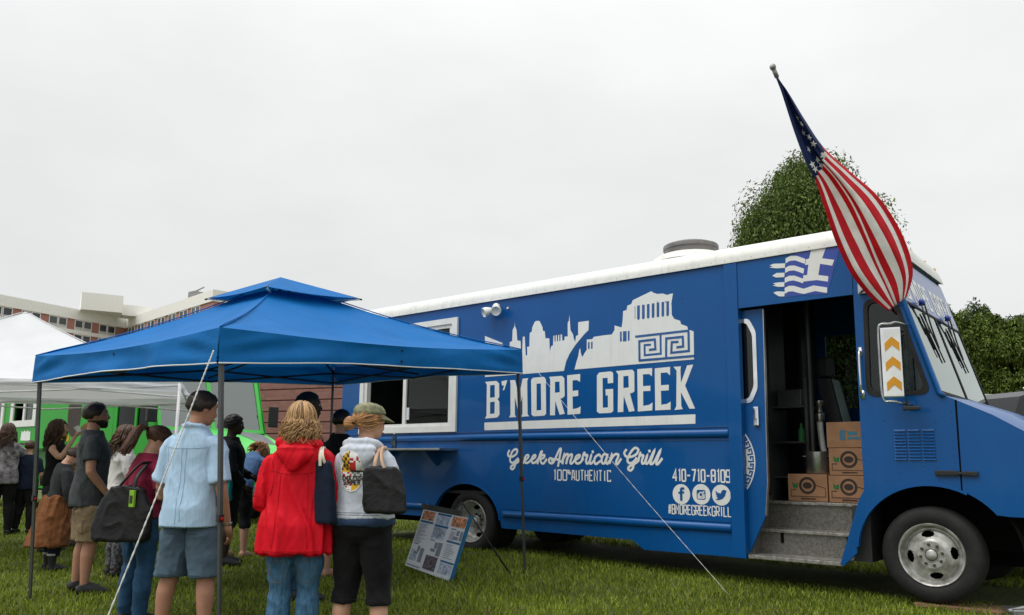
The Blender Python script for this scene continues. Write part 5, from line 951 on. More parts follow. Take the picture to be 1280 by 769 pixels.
b = MB(); b.add([(.60, -.78, 1.90), (1.17, -.82, 1.40), (1.17, .82, 1.40), (.60, .78, 1.90)], [(0, 1, 2, 3)]); b.build('windscreen', 'far_glass', car)

# ================================================================ people
def skinmat(n, c): mat(n, c, .55, var=.08, vs=14, bump=.08, bs=90, spec=.35)
skinmat('skin_fair', (.52, .29, .20)); skinmat('skin_tan', (.40, .20, .13)); skinmat('skin_dark', (.045, .024, .016)); mat('lip', (.33, .12, .10), .5)
mat('eye_white', (.6, .58, .55), .2); mat('eye_iris', (.02, .012, .008), .15)
def clothmat(n, c, rough=.85, var=.12, bs=120, bump=.25, vs=16, sheen=.04): mat(n, c, rough, var=var, vs=vs, bump=bump, bs=bs, spec=.12, sheen=sheen, bdist=.004)
mat('c_ltblue', (.40, .56, .74), .85, var=.10, vs=26, bump=.3, bs=130, spec=.2, sheen=.1, bdist=.004, stretch=(4, 4, .5)); clothmat('c_shorts_blue', (.075, .115, .155)); clothmat('c_red', (.62, .006, .018), .5, var=.06, bs=30, bump=.15, sheen=0)
mat('c_jeans', (.05, .125, .215), .85, var=.35, vs=18, bump=.3, bs=130, spec=.2, bdist=.004, stretch=(3, 3, .7)); clothmat('c_jeans_dark', (.022, .065, .13), var=.4, vs=8); clothmat('c_hoodie', (.50, .53, .60), var=.08, vs=40); clothmat('c_black', (.010, .010, .011)); clothmat('c_charcoal', (.055, .062, .065), var=.2)
clothmat('c_khaki', (.20, .145, .085), var=.15); clothmat('c_burgundy', (.21, .018, .045)); clothmat('c_darkgrey', (.028, .031, .033)); clothmat('c_brown', (.19, .075, .03), var=.2); clothmat('c_navy', (.010, .016, .032)); clothmat('c_midblue', (.075, .145, .28)); clothmat('c_white', (.62, .60, .58)); clothmat('c_pink', (.55, .27, .27)); clothmat('c_plaid', (.22, .20, .22), var=.7, vs=14); clothmat('c_camo', (.20, .20, .125), var=.55, vs=22); clothmat('c_teal', (.02, .22, .24)); clothmat('c_denim_navy', (.022, .042, .085)); clothmat('c_pattern', (.10, .10, .11), var=.9, vs=40); clothmat('c_cream', (.62, .57, .47))
mat('leather_black', (.008, .008, .009), .42, var=.15, bump=.2, bs=70, spec=.3); mat('leather_tan', (.45, .29, .19), .5); mat('sole', (.3, .29, .27), .8); mat('shoe_black', (.012, .012, .013), .7); mat('fur_trim', (.55, .52, .47), .95, bump=1, bs=160)
def hairmat(n, a, b_):
    m = mat(n, b_, .42, var=.3, vs=30, bump=.2, bs=150, stretch=(1, 1, .25), spec=.4); t = m.node_tree; g = t.nodes.new('ShaderNodeNewGeometry'); cr = t.nodes.new('ShaderNodeValToRGB'); e = cr.color_ramp.elements
    e[0].color = (*a, 1); e[1].color = (*[min(.9, v * 1.5) for v in b_], 1); k = e.new(.5); k.color = (*b_, 1); t.links.new(g.outputs['Random Per Island'], cr.inputs[0]); t.links.new(cr.outputs[0], t.nodes['Principled BSDF'].inputs['Base Color'])
hairmat('h_blond', (.13, .062, .022), (.38, .225, .10)); hairmat('h_brown', (.018, .009, .006), (.06, .028, .016)); hairmat('h_black', (.005, .004, .004), (.014, .011, .010)); hairmat('h_ginger', (.16, .07, .025), (.36, .18, .07)); hairmat('h_chest', (.03, .013, .008), (.10, .045, .022)); hairmat('h_short', (.008, .005, .004), (.03, .02, .016))

def remesh(mb, vox, it=3, fac=.5):
    me = mb.mesh('tmp'); o = bpy.data.objects.new('tmp', me); COL.objects.link(o)
    r_ = o.modifiers.new('r', 'REMESH'); r_.mode = 'VOXEL'; r_.voxel_size = vox; r_.adaptivity = 0
    s = o.modifiers.new('s', 'SMOOTH'); s.factor = fac; s.iterations = it
    dg = bpy.context.evaluated_depsgraph_get(); out = bpy.data.meshes.new_from_object(o.evaluated_get(dg)); bpy.data.objects.remove(o); bpy.data.meshes.remove(me)
    return out
def folds(me, amp, sc=(7, 7, 3.2), seed=0., fine=.25, diag=.5):
    n = len(me.vertices); co = np.empty(n * 3); me.vertices.foreach_get('co', co); no = np.empty(n * 3); me.vertices.foreach_get('normal', no); co = co.reshape(-1, 3); no = no.reshape(-1, 3)
    d = np.empty(n)
    for i in range(n):
        x, y, z = co[i]; w1 = noise.noise(Vector((x * 3 + seed, y * 3, z * 2)))
        a = noise.noise(Vector((x * sc[0] + diag * z * 4 + seed + w1, y * sc[1] - diag * z * 3, z * sc[2] + seed))); c = noise.noise(Vector((x * sc[0] * 2.4 - z * 6 + w1, y * sc[1] * 2.4 + seed, z * sc[2] * 3.4)))
        d[i] = max(0, 1 - abs(a) * 2.2) ** 2 * .9 + max(0, 1 - abs(c) * 2.2) ** 2 * fine * .7 - .3
    co += no * (d * amp)[:, None]; me.vertices.foreach_set('co', co.ravel()); me.update()
def ss(t): t = max(0, min(1, t)); return t * t * (3 - 2 * t)
class P: pass
def person(pos, rz, H, label, skin, top, bot, hair, arms=None, lean=0., head=(0, 0), shoes='shoe_black', build=1., stance=.05, fem=False, foot_turn=8, hem_free=None, step=0.):
    """pos: x,y ; top/bot: dicts ; arms: {-1:(elbow,wrist), 1:(elbow,wrist)} in units of H"""
    p = P(); x, y = pos; p.root = thing('person', (x, y, gz(x, y)), label, 'person', rz, 'people queuing on the lawn'); p.H = H; p.rz = rz; p.pos = Vector((x, y, gz(x, y)))
    L = R(lean); hy, hp_ = R(head[0]), R(head[1]); sh = .098 if fem else .108; hipw = (.104 if fem else .096) * build
    def bend(q):
        q = Vector(q); a = L * ss((q.z - .50) / .14); dz = q.z - .53
        return Vector((q.x, q.y * math.cos(a) + dz * math.sin(a), .53 + dz * math.cos(a) - q.y * math.sin(a))) if q.z > .5 else q
    def HT(q):
        q = Vector(q); c = Vector((0, -.008, .862)); d = (q - c) * .935; d = Matrix.Rotation(hy, 3, 'Z') @ (Matrix.Rotation(-hp_, 3, 'X') @ d); return bend(c + d)
    p.bend, p.HT = bend, HT
    S = lambda q: Vector(q) * H
    def ring(z, w, d, cy=0., n=20, fn=bend, e=0.): return [S(fn((w_ * (w + e), cy + s_ * (d + e), z))) for w_, s_ in [(abs(math.cos(t)) ** .85 * (1 if math.cos(t) > 0 else -1), abs(math.sin(t)) ** .85 * (1 if math.sin(t) > 0 else -1)) for t in [2 * math.pi * k / n for k in range(n)]]]
    wk = build
    TOR = [(.465, .05 * wk, .045, 0), (.49, .088 * wk, .062 * wk, -.004), (.525, hipw, .070 * wk, -.008), (.565, hipw * .95, .066 * wk, -.004), (.615, (.078 if fem else .086) * wk, .058 * wk, .0), (.67, (.083 if fem else .092) * wk, .062 * wk, .002), (.725, (.090 if fem else .102) * wk, .068 * wk, .004), (.765, (.091 if fem else .104) * wk, .062 * wk, -.002), (.795, .082 * wk, .050 * wk, -.008), (.818, .057, .042, -.010), (.845, .036, .036, -.010)]
    A = {}
    for s in (-1, 1):
        e_, w_ = (arms or {}).get(s, ((s * (sh + .025), -.02, .605), (s * (sh + .025), .02, .465)))
        A[s] = [bend((s * (sh - .035), -.005, .787)), bend((s * (sh - .006), -.006, .768)), Vector(e_), Vector(w_)]
    def armpath(s, t1, n=12):     # t: 0 shoulder, 1 elbow, 2 wrist
        pts = [A[s][0], A[s][1]]; pl = [A[s][1], A[s][2], A[s][3]]
        for i in range(1, n + 1):
            t = t1 * i / n; j = min(int(t), 1); q = pl[j].lerp(pl[j + 1], t - j)
            if abs(t - 1) < .22: q = q.lerp((pl[0] * .5 + pl[2] * .5), .06 * (1 - abs(t - 1) / .22))
            pts.append(q)
        return pts
    ar = lambda t: (.030 - .006 * t if t < 1 else .0245 - .009 * (t - 1) ** 1.2) * (.88 if fem else 1.0) * (.7 + .3 * wk)
    leg = {}
    for s in (-1, 1):
        st = stance * s; kf = step * s; leg[s] = [Vector((s * .048 * wk, -.003, .50)), Vector((s * .05 * wk + st * .1, .006 + kf * .3, .40)), Vector((s * .046 + st * .3, .010 + kf * .6, .285)), Vector((s * .046 + st * .45, -.004 + kf * .8, .20)), Vector((s * .045 + st * .55, -.012 + kf, .05)), Vector((s * .045 + st * .55, -.012 + kf, .025))]
    LR = [.055 * wk, .050 * wk, .034, .035 * (.85 + .15 * wk), .020, .021]
    p.leg = leg
    def legpath(s, zt, e=0., n=14):
        pts = smooth_path(leg[s], 4); zz = [q.z for q in leg[s]]; rr = []; out = []
        for q in pts:
            if q.z < zt: break
            for i in range(len(zz) - 1):
                if zz[i] >= q.z >= zz[i + 1]: t = (zz[i] - q.z) / (zz[i] - zz[i + 1] + 1e-9); rr.append(LR[i] * (1 - t) + LR[i + 1] * t + e); break
            else: rr.append(LR[-1] + e)
            out.append(q)
        return out, rr
    # ---- body
    b = MB(); b.loft([ring(z, w, d, c) for z, w, d, c in TOR]); b.tube([S(bend((0, -.012, .80))), S(bend((0, -.010, .85))), S(HT((0, -.004, .905)))], [.036 * H, .031 * H, .032 * H], 14)
    HD = [(.866, .014, .040, .012), (.872, .025, .032, .024), (.885, .0345, .018, .042), (.900, .040, .008, .052), (.920, .044, .002, .058), (.940, .0455, -.002, .0605), (.960, .045, -.004, .060), (.975, .041, -.005, .056), (.988, .031, -.006, .044), (.997, .014, -.006, .022)]
    b.loft([ring(z, w, d, c, 20, HT) for z, w, c, d in HD])
    def blob(c, r_, fn): mb = MB(); mb.ell(c, r_, 10, 7); b.add([S(fn(v)) for v in mb.v], mb.f)
    blob((0, .064, .918), (.009, .013, .013), HT); blob((0, .058, .935), (.007, .010, .016), HT); blob((0, .052, .955), (.03, .012, .006), HT)
    for s in (-1, 1): blob((s * .0465, -.006, .926), (.006, .013, .018), HT); blob((s * .022, .05, .912), (.014, .012, .012), HT)
    blob((0, .057, .893), (.014, .008, .007), HT)
    for s in (-1, 1):
        pa = armpath(s, 2.0); ts = [0, 0] + [2 * i / 12 for i in range(1, 13)]; b.tube([S(q) for q in pa], [ar(t) * H for t in ts], 12)
        pl, rl = legpath(s, .02); b.tube([S(q) for q in pl], [r_ * H for r_ in rl], 14)
        f = leg[s][-1]; tr = R(foot_turn) * -s; dx, dy = math.sin(-tr), math.cos(tr)
        b.tube([S((f.x - dx * .03, f.y - dy * .03, .022)), S((f.x, f.y, .03)), S((f.x + dx * .05, f.y + dy * .05, .024)), S((f.x + dx * .10, f.y + dy * .10, .014))], [(.020 * H, .02 * H), (.028 * H, .024 * H), (.022 * H, .026 * H), (.010 * H, .022 * H)], 12)
    me = remesh(b, .0105, 4)
    # hands: palm, four fingers and a thumb joined on to the same mesh
    hb = MB()
    for s in (-1, 1):
        w_ = A[s][3] * H; d = (A[s][3] - A[s][2]).normalized(); side_ = Vector((s, 0, 0)); nrm = (side_ - d * side_.dot(d)); nrm = nrm.normalized() if nrm.length > .2 else Vector((0, 0, 1)); acr = d.cross(nrm).normalized() * -s
        if acr.y < 0: acr = -acr
        k = H / 1.75; hb.tube([w_ - d * .01, w_ + d * .03 * k, w_ + d * .085 * k], [(.017 * k, .026 * k), (.015 * k, .036 * k), (.012 * k, .038 * k)] if abs(nrm.x) > 5 else [.021 * k, .026 * k, .024 * k], 10)
        for j, fl_ in enumerate((.062, .072, .068, .055)):
            o = w_ + d * .08 * k + acr * ((1.5 - j) * .0175 * k); cv = -nrm
            hb.tube([o, o + d * fl_ * .45 * k + cv * .006 * k, o + d * fl_ * .8 * k + cv * .022 * k, o + d * fl_ * .95 * k + cv * .036 * k], [.0085 * k, .0085 * k, .0075 * k, .006 * k], 7)
        o = w_ + d * .025 * k + acr * .022 * k; hb.tube([o, o + d * .03 * k + acr * .018 * k - nrm * .008 * k, o + d * .058 * k + acr * .022 * k - nrm * .018 * k], [.011 * k, .010 * k, .007 * k], 7)
    bm = bmesh.new(); bm.from_mesh(me); off = len(bm.verts); vv = [bm.verts.new(v) for v in hb.v]
    for f in hb.f: bm.faces.new([vv[i] for i in f])
    bm.to_mesh(me); bm.free(); p.body = link('body', me, skin, p.root, True)
    for s in (-1, 1):
        e = MB(); c = S(HT((s * .0195, .0535, .938))); e.ell(c, (.0055 * H,) * 3, 10, 8); e.mi = 1; c2 = S(HT((s * .0195, .0570, .938))); e.ell(c2, (.0030 * H,) * 3, 8, 6); e.build('eye', ['eye_white', 'eye_iris'], p.root, True)
    e = MB(); c = S(HT((0, .0635, .8935))); e.ell(c, (.011 * H, .0035 * H, .0035 * H), 10, 6); e.build('lips', 'lip', p.root, True)
    # ---- trousers / shorts
    if bot:
        e = bot.get('ease', .008); b = MB()
        th = (top or {}).get('hem', .6); b.loft([ring(z, w, d, c, 20, bend, (e + .003) if z < th - .01 else .003) for z, w, d, c in TOR if z < bot.get('waist', .60)])
        for s in (-1, 1):
            pl, rl = legpath(s, bot['hem'], e); n = len(rl); fl_ = bot.get('flare', 0)
            rl = [(r_ + fl_ * (i / n) ** 2) if pl[i].z < th - .01 else r_ - e + .002 for i, r_ in enumerate(rl)]
            q = pl[-1].copy(); q.z = bot['hem']; pl.append(q); rl.append(rl[-1] + .001); b.tube([S(v) for v in pl], [r_ * H for r_ in rl], 16)
        me = remesh(b, .0105, 2); folds(me, bot.get('fold', .012), (6, 6, 5), bot.get('seed', 1.), .35); p.bottom = link(bot.get('name', 'trousers'), me, bot['mat'], p.root, True)
    # ---- top
    if top:
        e = top.get('ease', .010); hem = top['hem']; fl_ = top.get('flare', 0.); b = MB(); rows = []
        zs = [hem + (.845 - hem) * i / 16 for i in range(17)]
        def tor(z):
            for i in range(len(TOR) - 1):
                if TOR[i][0] <= z <= TOR[i + 1][0]:
                    t = (z - TOR[i][0]) / (TOR[i + 1][0] - TOR[i][0]); return [TOR[i][k] * (1 - t) + TOR[i + 1][k] * t for k in (1, 2, 3)]
            return list(TOR[0][1:]) if z < .5 else list(TOR[-1][1:])
        for z in zs:
            w, d, c = tor(max(z, .525)) if z < .525 else tor(z)
            if top.get('boxy', 0): w2, d2, _ = tor(.74); kx = top['boxy'] * ss((.74 - z) / .05); w = max(w, w * (1 - kx) + w2 * kx); d = max(d, d * (1 - kx) + d2 * kx)
            k = max(0, (.72 - z) / (.72 - hem)); w += fl_ * k; d += fl_ * .8 * k
            rows.append(ring(z, w, d, c, 24, bend, e))
        b.loft(rows)
        sl = top.get('sleeve', 2.0)
        if sl > 0:
            for s in (-1, 1):
                pa = armpath(s, sl); ts = [0, 0] + [sl * i / 12 for i in range(1, 13)]; b.tube([S(q) for q in pa], [(ar(t) + e * .7 + top.get('sl_ease', .003) * (t / max(sl, .1))) * H for t in ts], 14)
        if top.get('collar'): b.tube([S(bend((.046 * math.cos(t), -.012 + .044 * math.sin(t), .842 + .012 * -math.sin(t)))) for t in [2 * math.pi * k / 20 for k in range(21)]], .011 * H, 8)
        if top.get('hood'):
            hk = top['hood']; b.tube([S(bend((.068 * hk * math.cos(t), -.026 + .052 * hk * math.sin(t), .832 + .016 * -math.sin(t)))) for t in [R(a) for a in range(150, 395, 15)]], [.010 * H] + [.0165 * H] * 15 + [.010 * H], 10)
            mb = MB(); mb.ell((0, -.070 - top.get('ease', .01), .785), (.084 * hk, .020, .052), 18, 12); b.add([S(bend((v[0] * (1 - .9 * max(0, .80 - v[2]) / .1), v[1], v[2]))) for v in mb.v], mb.f)
            mb = MB(); mb.ell((0, -.062 - top.get('ease', .01), .818), (.080 * hk, .028, .020), 18, 8); b.add([S(bend(v)) for v in mb.v], mb.f)
        me = remesh(b, .0095, 2); folds(me, top.get('fold', .014), top.get('fsc', (6.5, 6.5, 2.6)), top.get('seed', 2.), top.get('fine', .3), top.get('diag', .5)); p.top = link(top.get('name', 'shirt'), me, top['mat'], p.root, True)
    # ---- shoes
    if shoes:
        for s in (-1, 1):
            f = leg[s][-1]; tr = R(foot_turn) * -s; dx, dy = math.sin(-tr), math.cos(tr); b = MB()
            b.tube([S((f.x - dx * .034, f.y - dy * .034, .024)), S((f.x, f.y, .034)), S((f.x + dx * .05, f.y + dy * .05, .027)), S((f.x + dx * .10, f.y + dy * .10, .018)), S((f.x + dx * .118, f.y + dy * .118, .016))], [(.022 * H, .022 * H), (.034 * H, .028 * H), (.026 * H, .030 * H), (.017 * H, .027 * H), (.010 * H, .016 * H)], 14)
            b.tube([S((f.x, f.y, .03)), S((f.x, f.y - .004, .055 if shoes != 'boot' else .13))], [.026 * H, (.026 if shoes != 'boot' else .034) * H], 12)
            link('shoe', remesh(b, .008, 2), 'shoe_black' if shoes == 'boot' else shoes, p.root, True)
            if shoes == 'boot': b = MB(); b.tube([S((f.x, f.y - .004, .125)), S((f.x, f.y - .004, .142))], .041 * H, 14); link('boot_trim', remesh(b, .01, 1), 'fur_trim', p.root, True)
    # ---- hair
    kind, hm = hair; near = (Vector((x, y)) - CP.xy).length < 7.5; rs = random.Random(int(H * 1000) + int(x * 100)); hb = MB(); OFF = .011 if kind != 'short' else .009
    def scalp(az, pol, k=1.0):   # az from the back (0) either way, pol from crown
        return Vector((math.sin(az) * math.sin(pol) * (.0455 + OFF) * k, -.004 - math.cos(az) * math.sin(pol) * (.062 + OFF) * k, .940 + math.cos(pol) * (.060 + OFF) * k))
    cap = MB(); NA, NP = 28, 12
    def capf(u, v):
        az = (u - .5) * 2 * math.pi; front = abs(az) / math.pi; lim = R(122 if kind != 'short' else 126) * (1 - ss((front - .45) / .4)) + R(62) * ss((front - .45) / .4); lim *= 1 + .05 * noise.noise(Vector((az * 5, H * 7, 1))); pol = v * lim; q = scalp(az, pol, 1 - .17 * ss((v - .8) / .2) * (1 if kind in ('short', 'pony', 'bun') else .5))
        q += Vector((q.x, q.y, q.z - .94)).normalized() * (.004 * noise.noise(Vector((az * 3, pol * 4, H * 9)))); return S(HT(q))
    cap.grid(capf, NA, NP); bm = bmesh.new(); me = cap.mesh('hair_cap'); bm.from_mesh(me); bmesh.ops.remove_doubles(bm, verts=bm.verts, dist=.0005); bmesh.ops.recalc_face_normals(bm, faces=bm.faces); bm.to_mesh(me); bm.free()
    hb.add([tuple(v.co) for v in me.vertices], [tuple(f.vertices) for f in me.polygons])
    for i in range(1600 if near else 500):      # loose short hairs over the cap
        u, v = rs.random(), rs.random() ** .6 * .97; a_ = Vector(capf(u, v)); c_ = Vector(capf(u + rs.uniform(-.02, .02), min(1, v + .09))); dn = (a_ - S(HT((0, 0, .94)))).normalized(); sd_ = (c_ - a_).cross(dn); sd_ = sd_.normalized() * .0011
        e_ = a_ + (c_ - a_) * rs.uniform(.7, 1.3) + dn * rs.uniform(.001, .006); hb.add([a_ - sd_ + dn * .001, a_ + sd_ + dn * .001, e_], [(0, 1, 2)])
    def lock(pts, r0): hb.tube([S(HT(q)) for q in smooth_path(pts, 3)], [r0 * H * (1.0 if i < 8 else 1.0 - .6 * (i - 8) / max(1, len(pts) * 3 - 8)) for i in range(3 * (len(pts) - 1) + 1)], 5)
    if kind in ('bob', 'long'):
        Lh = .095 if kind == 'bob' else .17
        for i in range(560 if near else 170):
            az = rs.uniform(-2.35, 2.35); pol = rs.uniform(.15, 1.5); pts = []; k = rs.uniform(1.0, 1.07); q = None
            for j in range(4): q = scalp(az + rs.uniform(-.05, .05), min(pol + j * .45, 1.65), k + .02 * j); pts.append(q)
            n = 4; ph = rs.random() * 6; ll = Lh * rs.uniform(.45, 1.1) * (1 - .25 * max(0, abs(az) - 1.4))
            for j in range(1, n + 1): pts.append(q + Vector((math.sin(ph + j * 2.1) * .014 + q.x * .07 * j, math.cos(ph + j * 2.3) * .010 - abs(q.y) * .03 * j - .002 * j, -ll * j / n)))
            lock(pts, rs.uniform(.0012, .0026) * (1 if near else 1.7))
    elif kind in ('pony', 'bun'):
        knot = Vector((0, -.085, .955)) if kind == 'pony' else Vector((0, -.078, .915))
        for i in range(260 if near else 120):
            az = rs.uniform(-2.5, 2.5); pol = rs.uniform(.1, 1.75); q = scalp(az, pol, 1.02); m1 = q.lerp(knot, .5); d = m1 - Vector((0, -.004, .94)); m1 = Vector((0, -.004, .94)) + d * max(1, .066 / max(d.length, 1e-6)) * 1.05; lock([q, m1, knot], .0022 if near else .0032)
        if kind == 'pony':
            for i in range(170):
                o = Vector((rs.uniform(-1, 1), rs.uniform(-1, 1), rs.uniform(-1, 1))) * .014; ph = rs.random() * 6; w = rs.uniform(.4, 1.4); ll = rs.uniform(.10, .19)
                lock([knot + o * .5, knot + Vector((o.x * 2, -.03 + o.y, -.005)), knot + Vector((o.x * 2.6 * w, -.038 + o.y * 1.5, -.06)), knot + Vector((o.x * 3 * w + .008 * math.sin(ph), -.03 + o.y * 1.6, -ll * .7)), knot + Vector((o.x * 3.2 * w + .01 * math.sin(ph + 1), -.028 + o.y * 1.8, -ll))], rs.uniform(.0016, .003))
        else:
            for i in range(130):
                a = rs.random() * 6.28; t = rs.random() * 3.14; r_ = .024; q = lambda s_: knot + Vector((math.cos(a + s_ * 2.2) * math.sin(t) * r_ * 1.1, -.012 + math.sin(a + s_ * 2.2) * math.sin(t) * r_, math.cos(t) * r_ * 1.1)); lock([q(0), q(.4), q(.8), q(1.2)], .0026)
    p.hair = hb.build('hair', hm, p.root, True)
    p.S, p.ring, p.armA = S, ring, A
    return p
def wl(p, q):      # person local (metres) to world
    return p.pos + Matrix.Rotation(p.rz, 3, 'Z') @ Vector(q)
CAMA = R(39.95)
def xy(px_, d): q = at(px_, 610, d); return (q.x, q.y)
# --- man in the light blue shirt
pb = person(xy(241, 5.9), CAMA + R(-12), 1.84, 'man in light blue short sleeved shirt and slate shorts, back turned', 'skin_tan', dict(mat='c_ltblue', hem=.455, sleeve=.85, ease=.012, boxy=.8, flare=.006, collar=True, sl_ease=.010, fold=.013, seed=3.2, fine=.2), dict(mat='c_shorts_blue', hem=.265, ease=.014, flare=.022, name='shorts', fold=.012), ('short', 'h_short'), arms={-1: ((-.136, -.01, .605), (-.12, .09, .50)), 1: ((.138, -.02, .605), (.142, .035, .462))}, head=(-30, 14), build=.95, stance=.09)
b = MB(); w_ = pb.armA[1][3] * 1.84; b.lathe([(.030, -.012), (.034, 0), (.030, .012)], 'Z', tuple(w_ + Vector((0, 0, .012))), 14); b.build('wrist_watch', 'steel', pb.root, True)
# --- woman in the red jacket
pr = person(xy(373, 5.4), CAMA + R(2), 1.73, 'woman in red hooded rain jacket with wavy blond hair', 'skin_fair', dict(mat='c_red', hem=.425, sleeve=1.95, ease=.018, boxy=.7, flare=.020, hood=1.0, sl_ease=.003, fold=.032, fsc=(9, 9, .9), diag=.12, fine=.15, name='jacket', seed=5.1), dict(mat='c_jeans', hem=.04, ease=.008, fold=.012), ('bob', 'h_blond'), arms={-1: ((-.140, -.02, .605), (-.10, .11, .60)), 1: ((.140, -.02, .605), (.10, .11, .60))}, fem=True, build=1.0, stance=.02)
# --- woman in the grey hoodie and cap
ph = person(xy(456, 5.4), CAMA + R(-14), 1.72, 'woman in pale grey hoodie and camouflage cap at the queue head', 'skin_fair', dict(mat='c_hoodie', hem=.555, sleeve=1.9, ease=.015, boxy=.6, flare=.008, hood=.95, sl_ease=.004, fold=.013, name='hoodie', seed=7.7), dict(mat='c_black', hem=.235, ease=.010, flare=.006, fold=.008, name='capris'), ('bun', 'h_ginger'), arms={-1: ((-.138, -.02, .62), (-.09, .10, .60)), 1: ((.138, -.02, .62), (.08, .10, .62))}, head=(-38, 6), fem=True, build=1.03, stance=.07)
b = MB(); rws = []
for z, w, d, c in ((.585, .0, 0, 0), ): pass
e_ = MB(); b = MB(); b.loft([ph.ring(z, w, d, c, 22, ph.bend, .017) for z, w, d, c in ((.528, .108, .076, -.006), (.540, .112, .079, -.006), (.553, .108, .076, -.006), (.560, .100, .070, -.006))]); me = remesh(b, .012, 2); folds(me, .01); link('under_shirt', me, 'c_denim_navy', ph.root, True)
b = MB()      # cap: crown dome, button, visor
CAPP = [(.962, 1.03), (.975, 1.02), (.99, .93), (1.003, .74), (1.011, .42), (1.014, .1)]
b.loft([[ph.S(ph.HT((math.cos(t) * .0545 * k, -.005 + math.sin(t) * .0705 * k, z - (.012 * (-math.sin(t)) if z < .97 else 0)))) for t in [2 * math.pi * i / 24 for i in range(24)]] for z, k in CAPP]); b.build('cap_crown', 'c_camo', ph.root, True)
b = MB()
def vis(u, v): t = R(25 + 130 * u); r_ = 1 + .75 * v * math.sin(math.pi * u) ** .6; return ph.S(ph.HT((math.cos(t) * .0545, -.005 + math.sin(t) * .0705 * r_, .962 + .004 - .020 * v)))
b.grid(vis, 14, 6); o = b.build('cap_visor', 'c_camo', ph.root, True); m_ = o.modifiers.new('t', 'SOLIDIFY'); m_.thickness = .004
# printed oval on the hoodie back, laid on the cloth
dgr = bpy.context.evaluated_depsgraph_get(); bv = BVHTree.FromObject(ph.top, dgr)
def onback(x_, z_, off):
    h = bv.ray_cast(Vector((x_, -1.0, z_)), Vector((0, 1, 0)))
    return (h[0] + Vector((0, -off, 0))) if h[0] else Vector((x_, -.2, z_))
oc = (-.03, .735 * 1.72); ow, oh = .085, .135; NX, NZ = 34, 48; cells = {}
def cellmat(u, v):     # u,v in -1..1
    if u < 0 and v > .05: return 'print_yellow' if (int((u + 1) * 4.2 + (v * 1.2)) + int((v + 1) * 6)) % 2 else 'print_dark'
    if u >= 0 and v > .05:
        a, c = u - .5, v - .52
        return ('print_red' if (a * c > 0) == (abs(a) > .12 and abs(c) > .1 or abs(a) < .2) else 'decal_white')
    if v > -.05: return 'print_yellow' if u < -.1 else 'print_dark'
    if u < 0: return 'print_red' if (int((u + 1) * 5) + int((v + 1) * 7)) % 3 == 0 else 'decal_white'
    return 'print_yellow' if v < -.62 else ('decal_white' if (int(u * 6) + int((v + 1) * 7)) % 3 else 'print_grey')
pm = ['decal_white', 'print_yellow', 'print_dark', 'print_red', 'print_grey']; b = MB()
for i in range(NX):
    for j in range(NZ):
        u0, u1, v0, v1 = [2 * k - 1 for k in (i / NX, (i + 1) / NX, j / NZ, (j + 1) / NZ)]; um, vm_ = (u0 + u1) / 2, (v0 + v1) / 2; rr = um * um + vm_ * vm_
        if rr > 1: continue
        b.mi = pm.index('decal_white' if rr > .90 else cellmat(um, vm_)); b.add([onback(oc[0] + u * ow, oc[1] + v * oh, .004) for u, v in ((u0, v0), (u1, v0), (u1, v1), (u0, v1))], [(0, 1, 2, 3)])
bm = bmesh.new(); me = b.mesh('tmp'); bm.from_mesh(me); bmesh.ops.remove_doubles(bm, verts=bm.verts, dist=.0004); bm.to_mesh(me); bm.free(); link('back_print', me, pm, ph.root, True)
b = MB()
for txt, zc, hw in (('ENDLESS', -.34, .80), ('SUMMER', -.56, .70)):
    st, w_ = text_strokes(txt, oc[0] - ow * hw, oc[0] + ow * hw, oc[1] + oh * (zc - .08), oc[1] + oh * (zc + .10), .4, .42)
    for pp_, cl in st:
        mb = MB(); ribbon(mb, pp_, w_, 0, cl); b.add([onback(v[0], v[2], .0075 - v[1]) for v in mb.v], mb.f)
b.build('print_lettering', 'print_dark', ph.root, fix=False)
# --- woman in burgundy
pu = person(xy(179, 6.6), CAMA + R(-32), 1.60, 'woman in burgundy top and jeans with brown ponytail', 'skin_fair', dict(mat='c_burgundy', hem=.52, sleeve=.75, ease=.011, flare=.006, fold=.014), dict(mat='c_jeans_dark', hem=.04, ease=.008, flare=.004, fold=.012), ('pony', 'h_chest'), arms={-1: ((-.14, .0, .62), (-.06, .12, .64)), 1: ((.145, .0, .62), (.06, .13, .64))}, head=(-20, 26), lean=5, fem=True, build=.98, stance=.03)
# --- bearded man in charcoal
pg = person(xy(113, 7.9), CAMA + R(-62), 1.85, 'bearded man in charcoal t-shirt and khaki cargo shorts', 'skin_tan', dict(mat='c_charcoal', hem=.45, sleeve=.62, ease=.013, boxy=.75, flare=.004, sl_ease=.008, fold=.012), dict(mat='c_khaki', hem=.27, ease=.017, flare=.024, name='cargo_shorts', fold=.016), ('short', 'h_short'), arms={-1: ((-.145, -.01, .63), (-.10, .08, .51)), 1: ((.145, -.01, .63), (.10, .09, .50))}, head=(4, -2), build=1.0, stance=.05, step=.02)
b = MB(); b.loft([pg.ring(z, w, d, c, 16, pg.HT) for z, w, c, d in ((.858, .012, .044, .014), (.866, .022, .038, .024), (.878, .034, .024, .040), (.893, .0395, .012, .0535), (.903, .0415, .007, .053))]); me = remesh(b, .008, 2); folds(me, .006, (60, 60, 60)); link('beard', me, 'h_black', pg.root, True)
for s in (-1, 1): b = MB(); b.box((s * .108 * 1.85, -.06, .58), (s * .122 * 1.85, .07, .72), .012); o = link('cargo_pocket', remesh(b, .008, 2), 'c_khaki', pg.root, True)
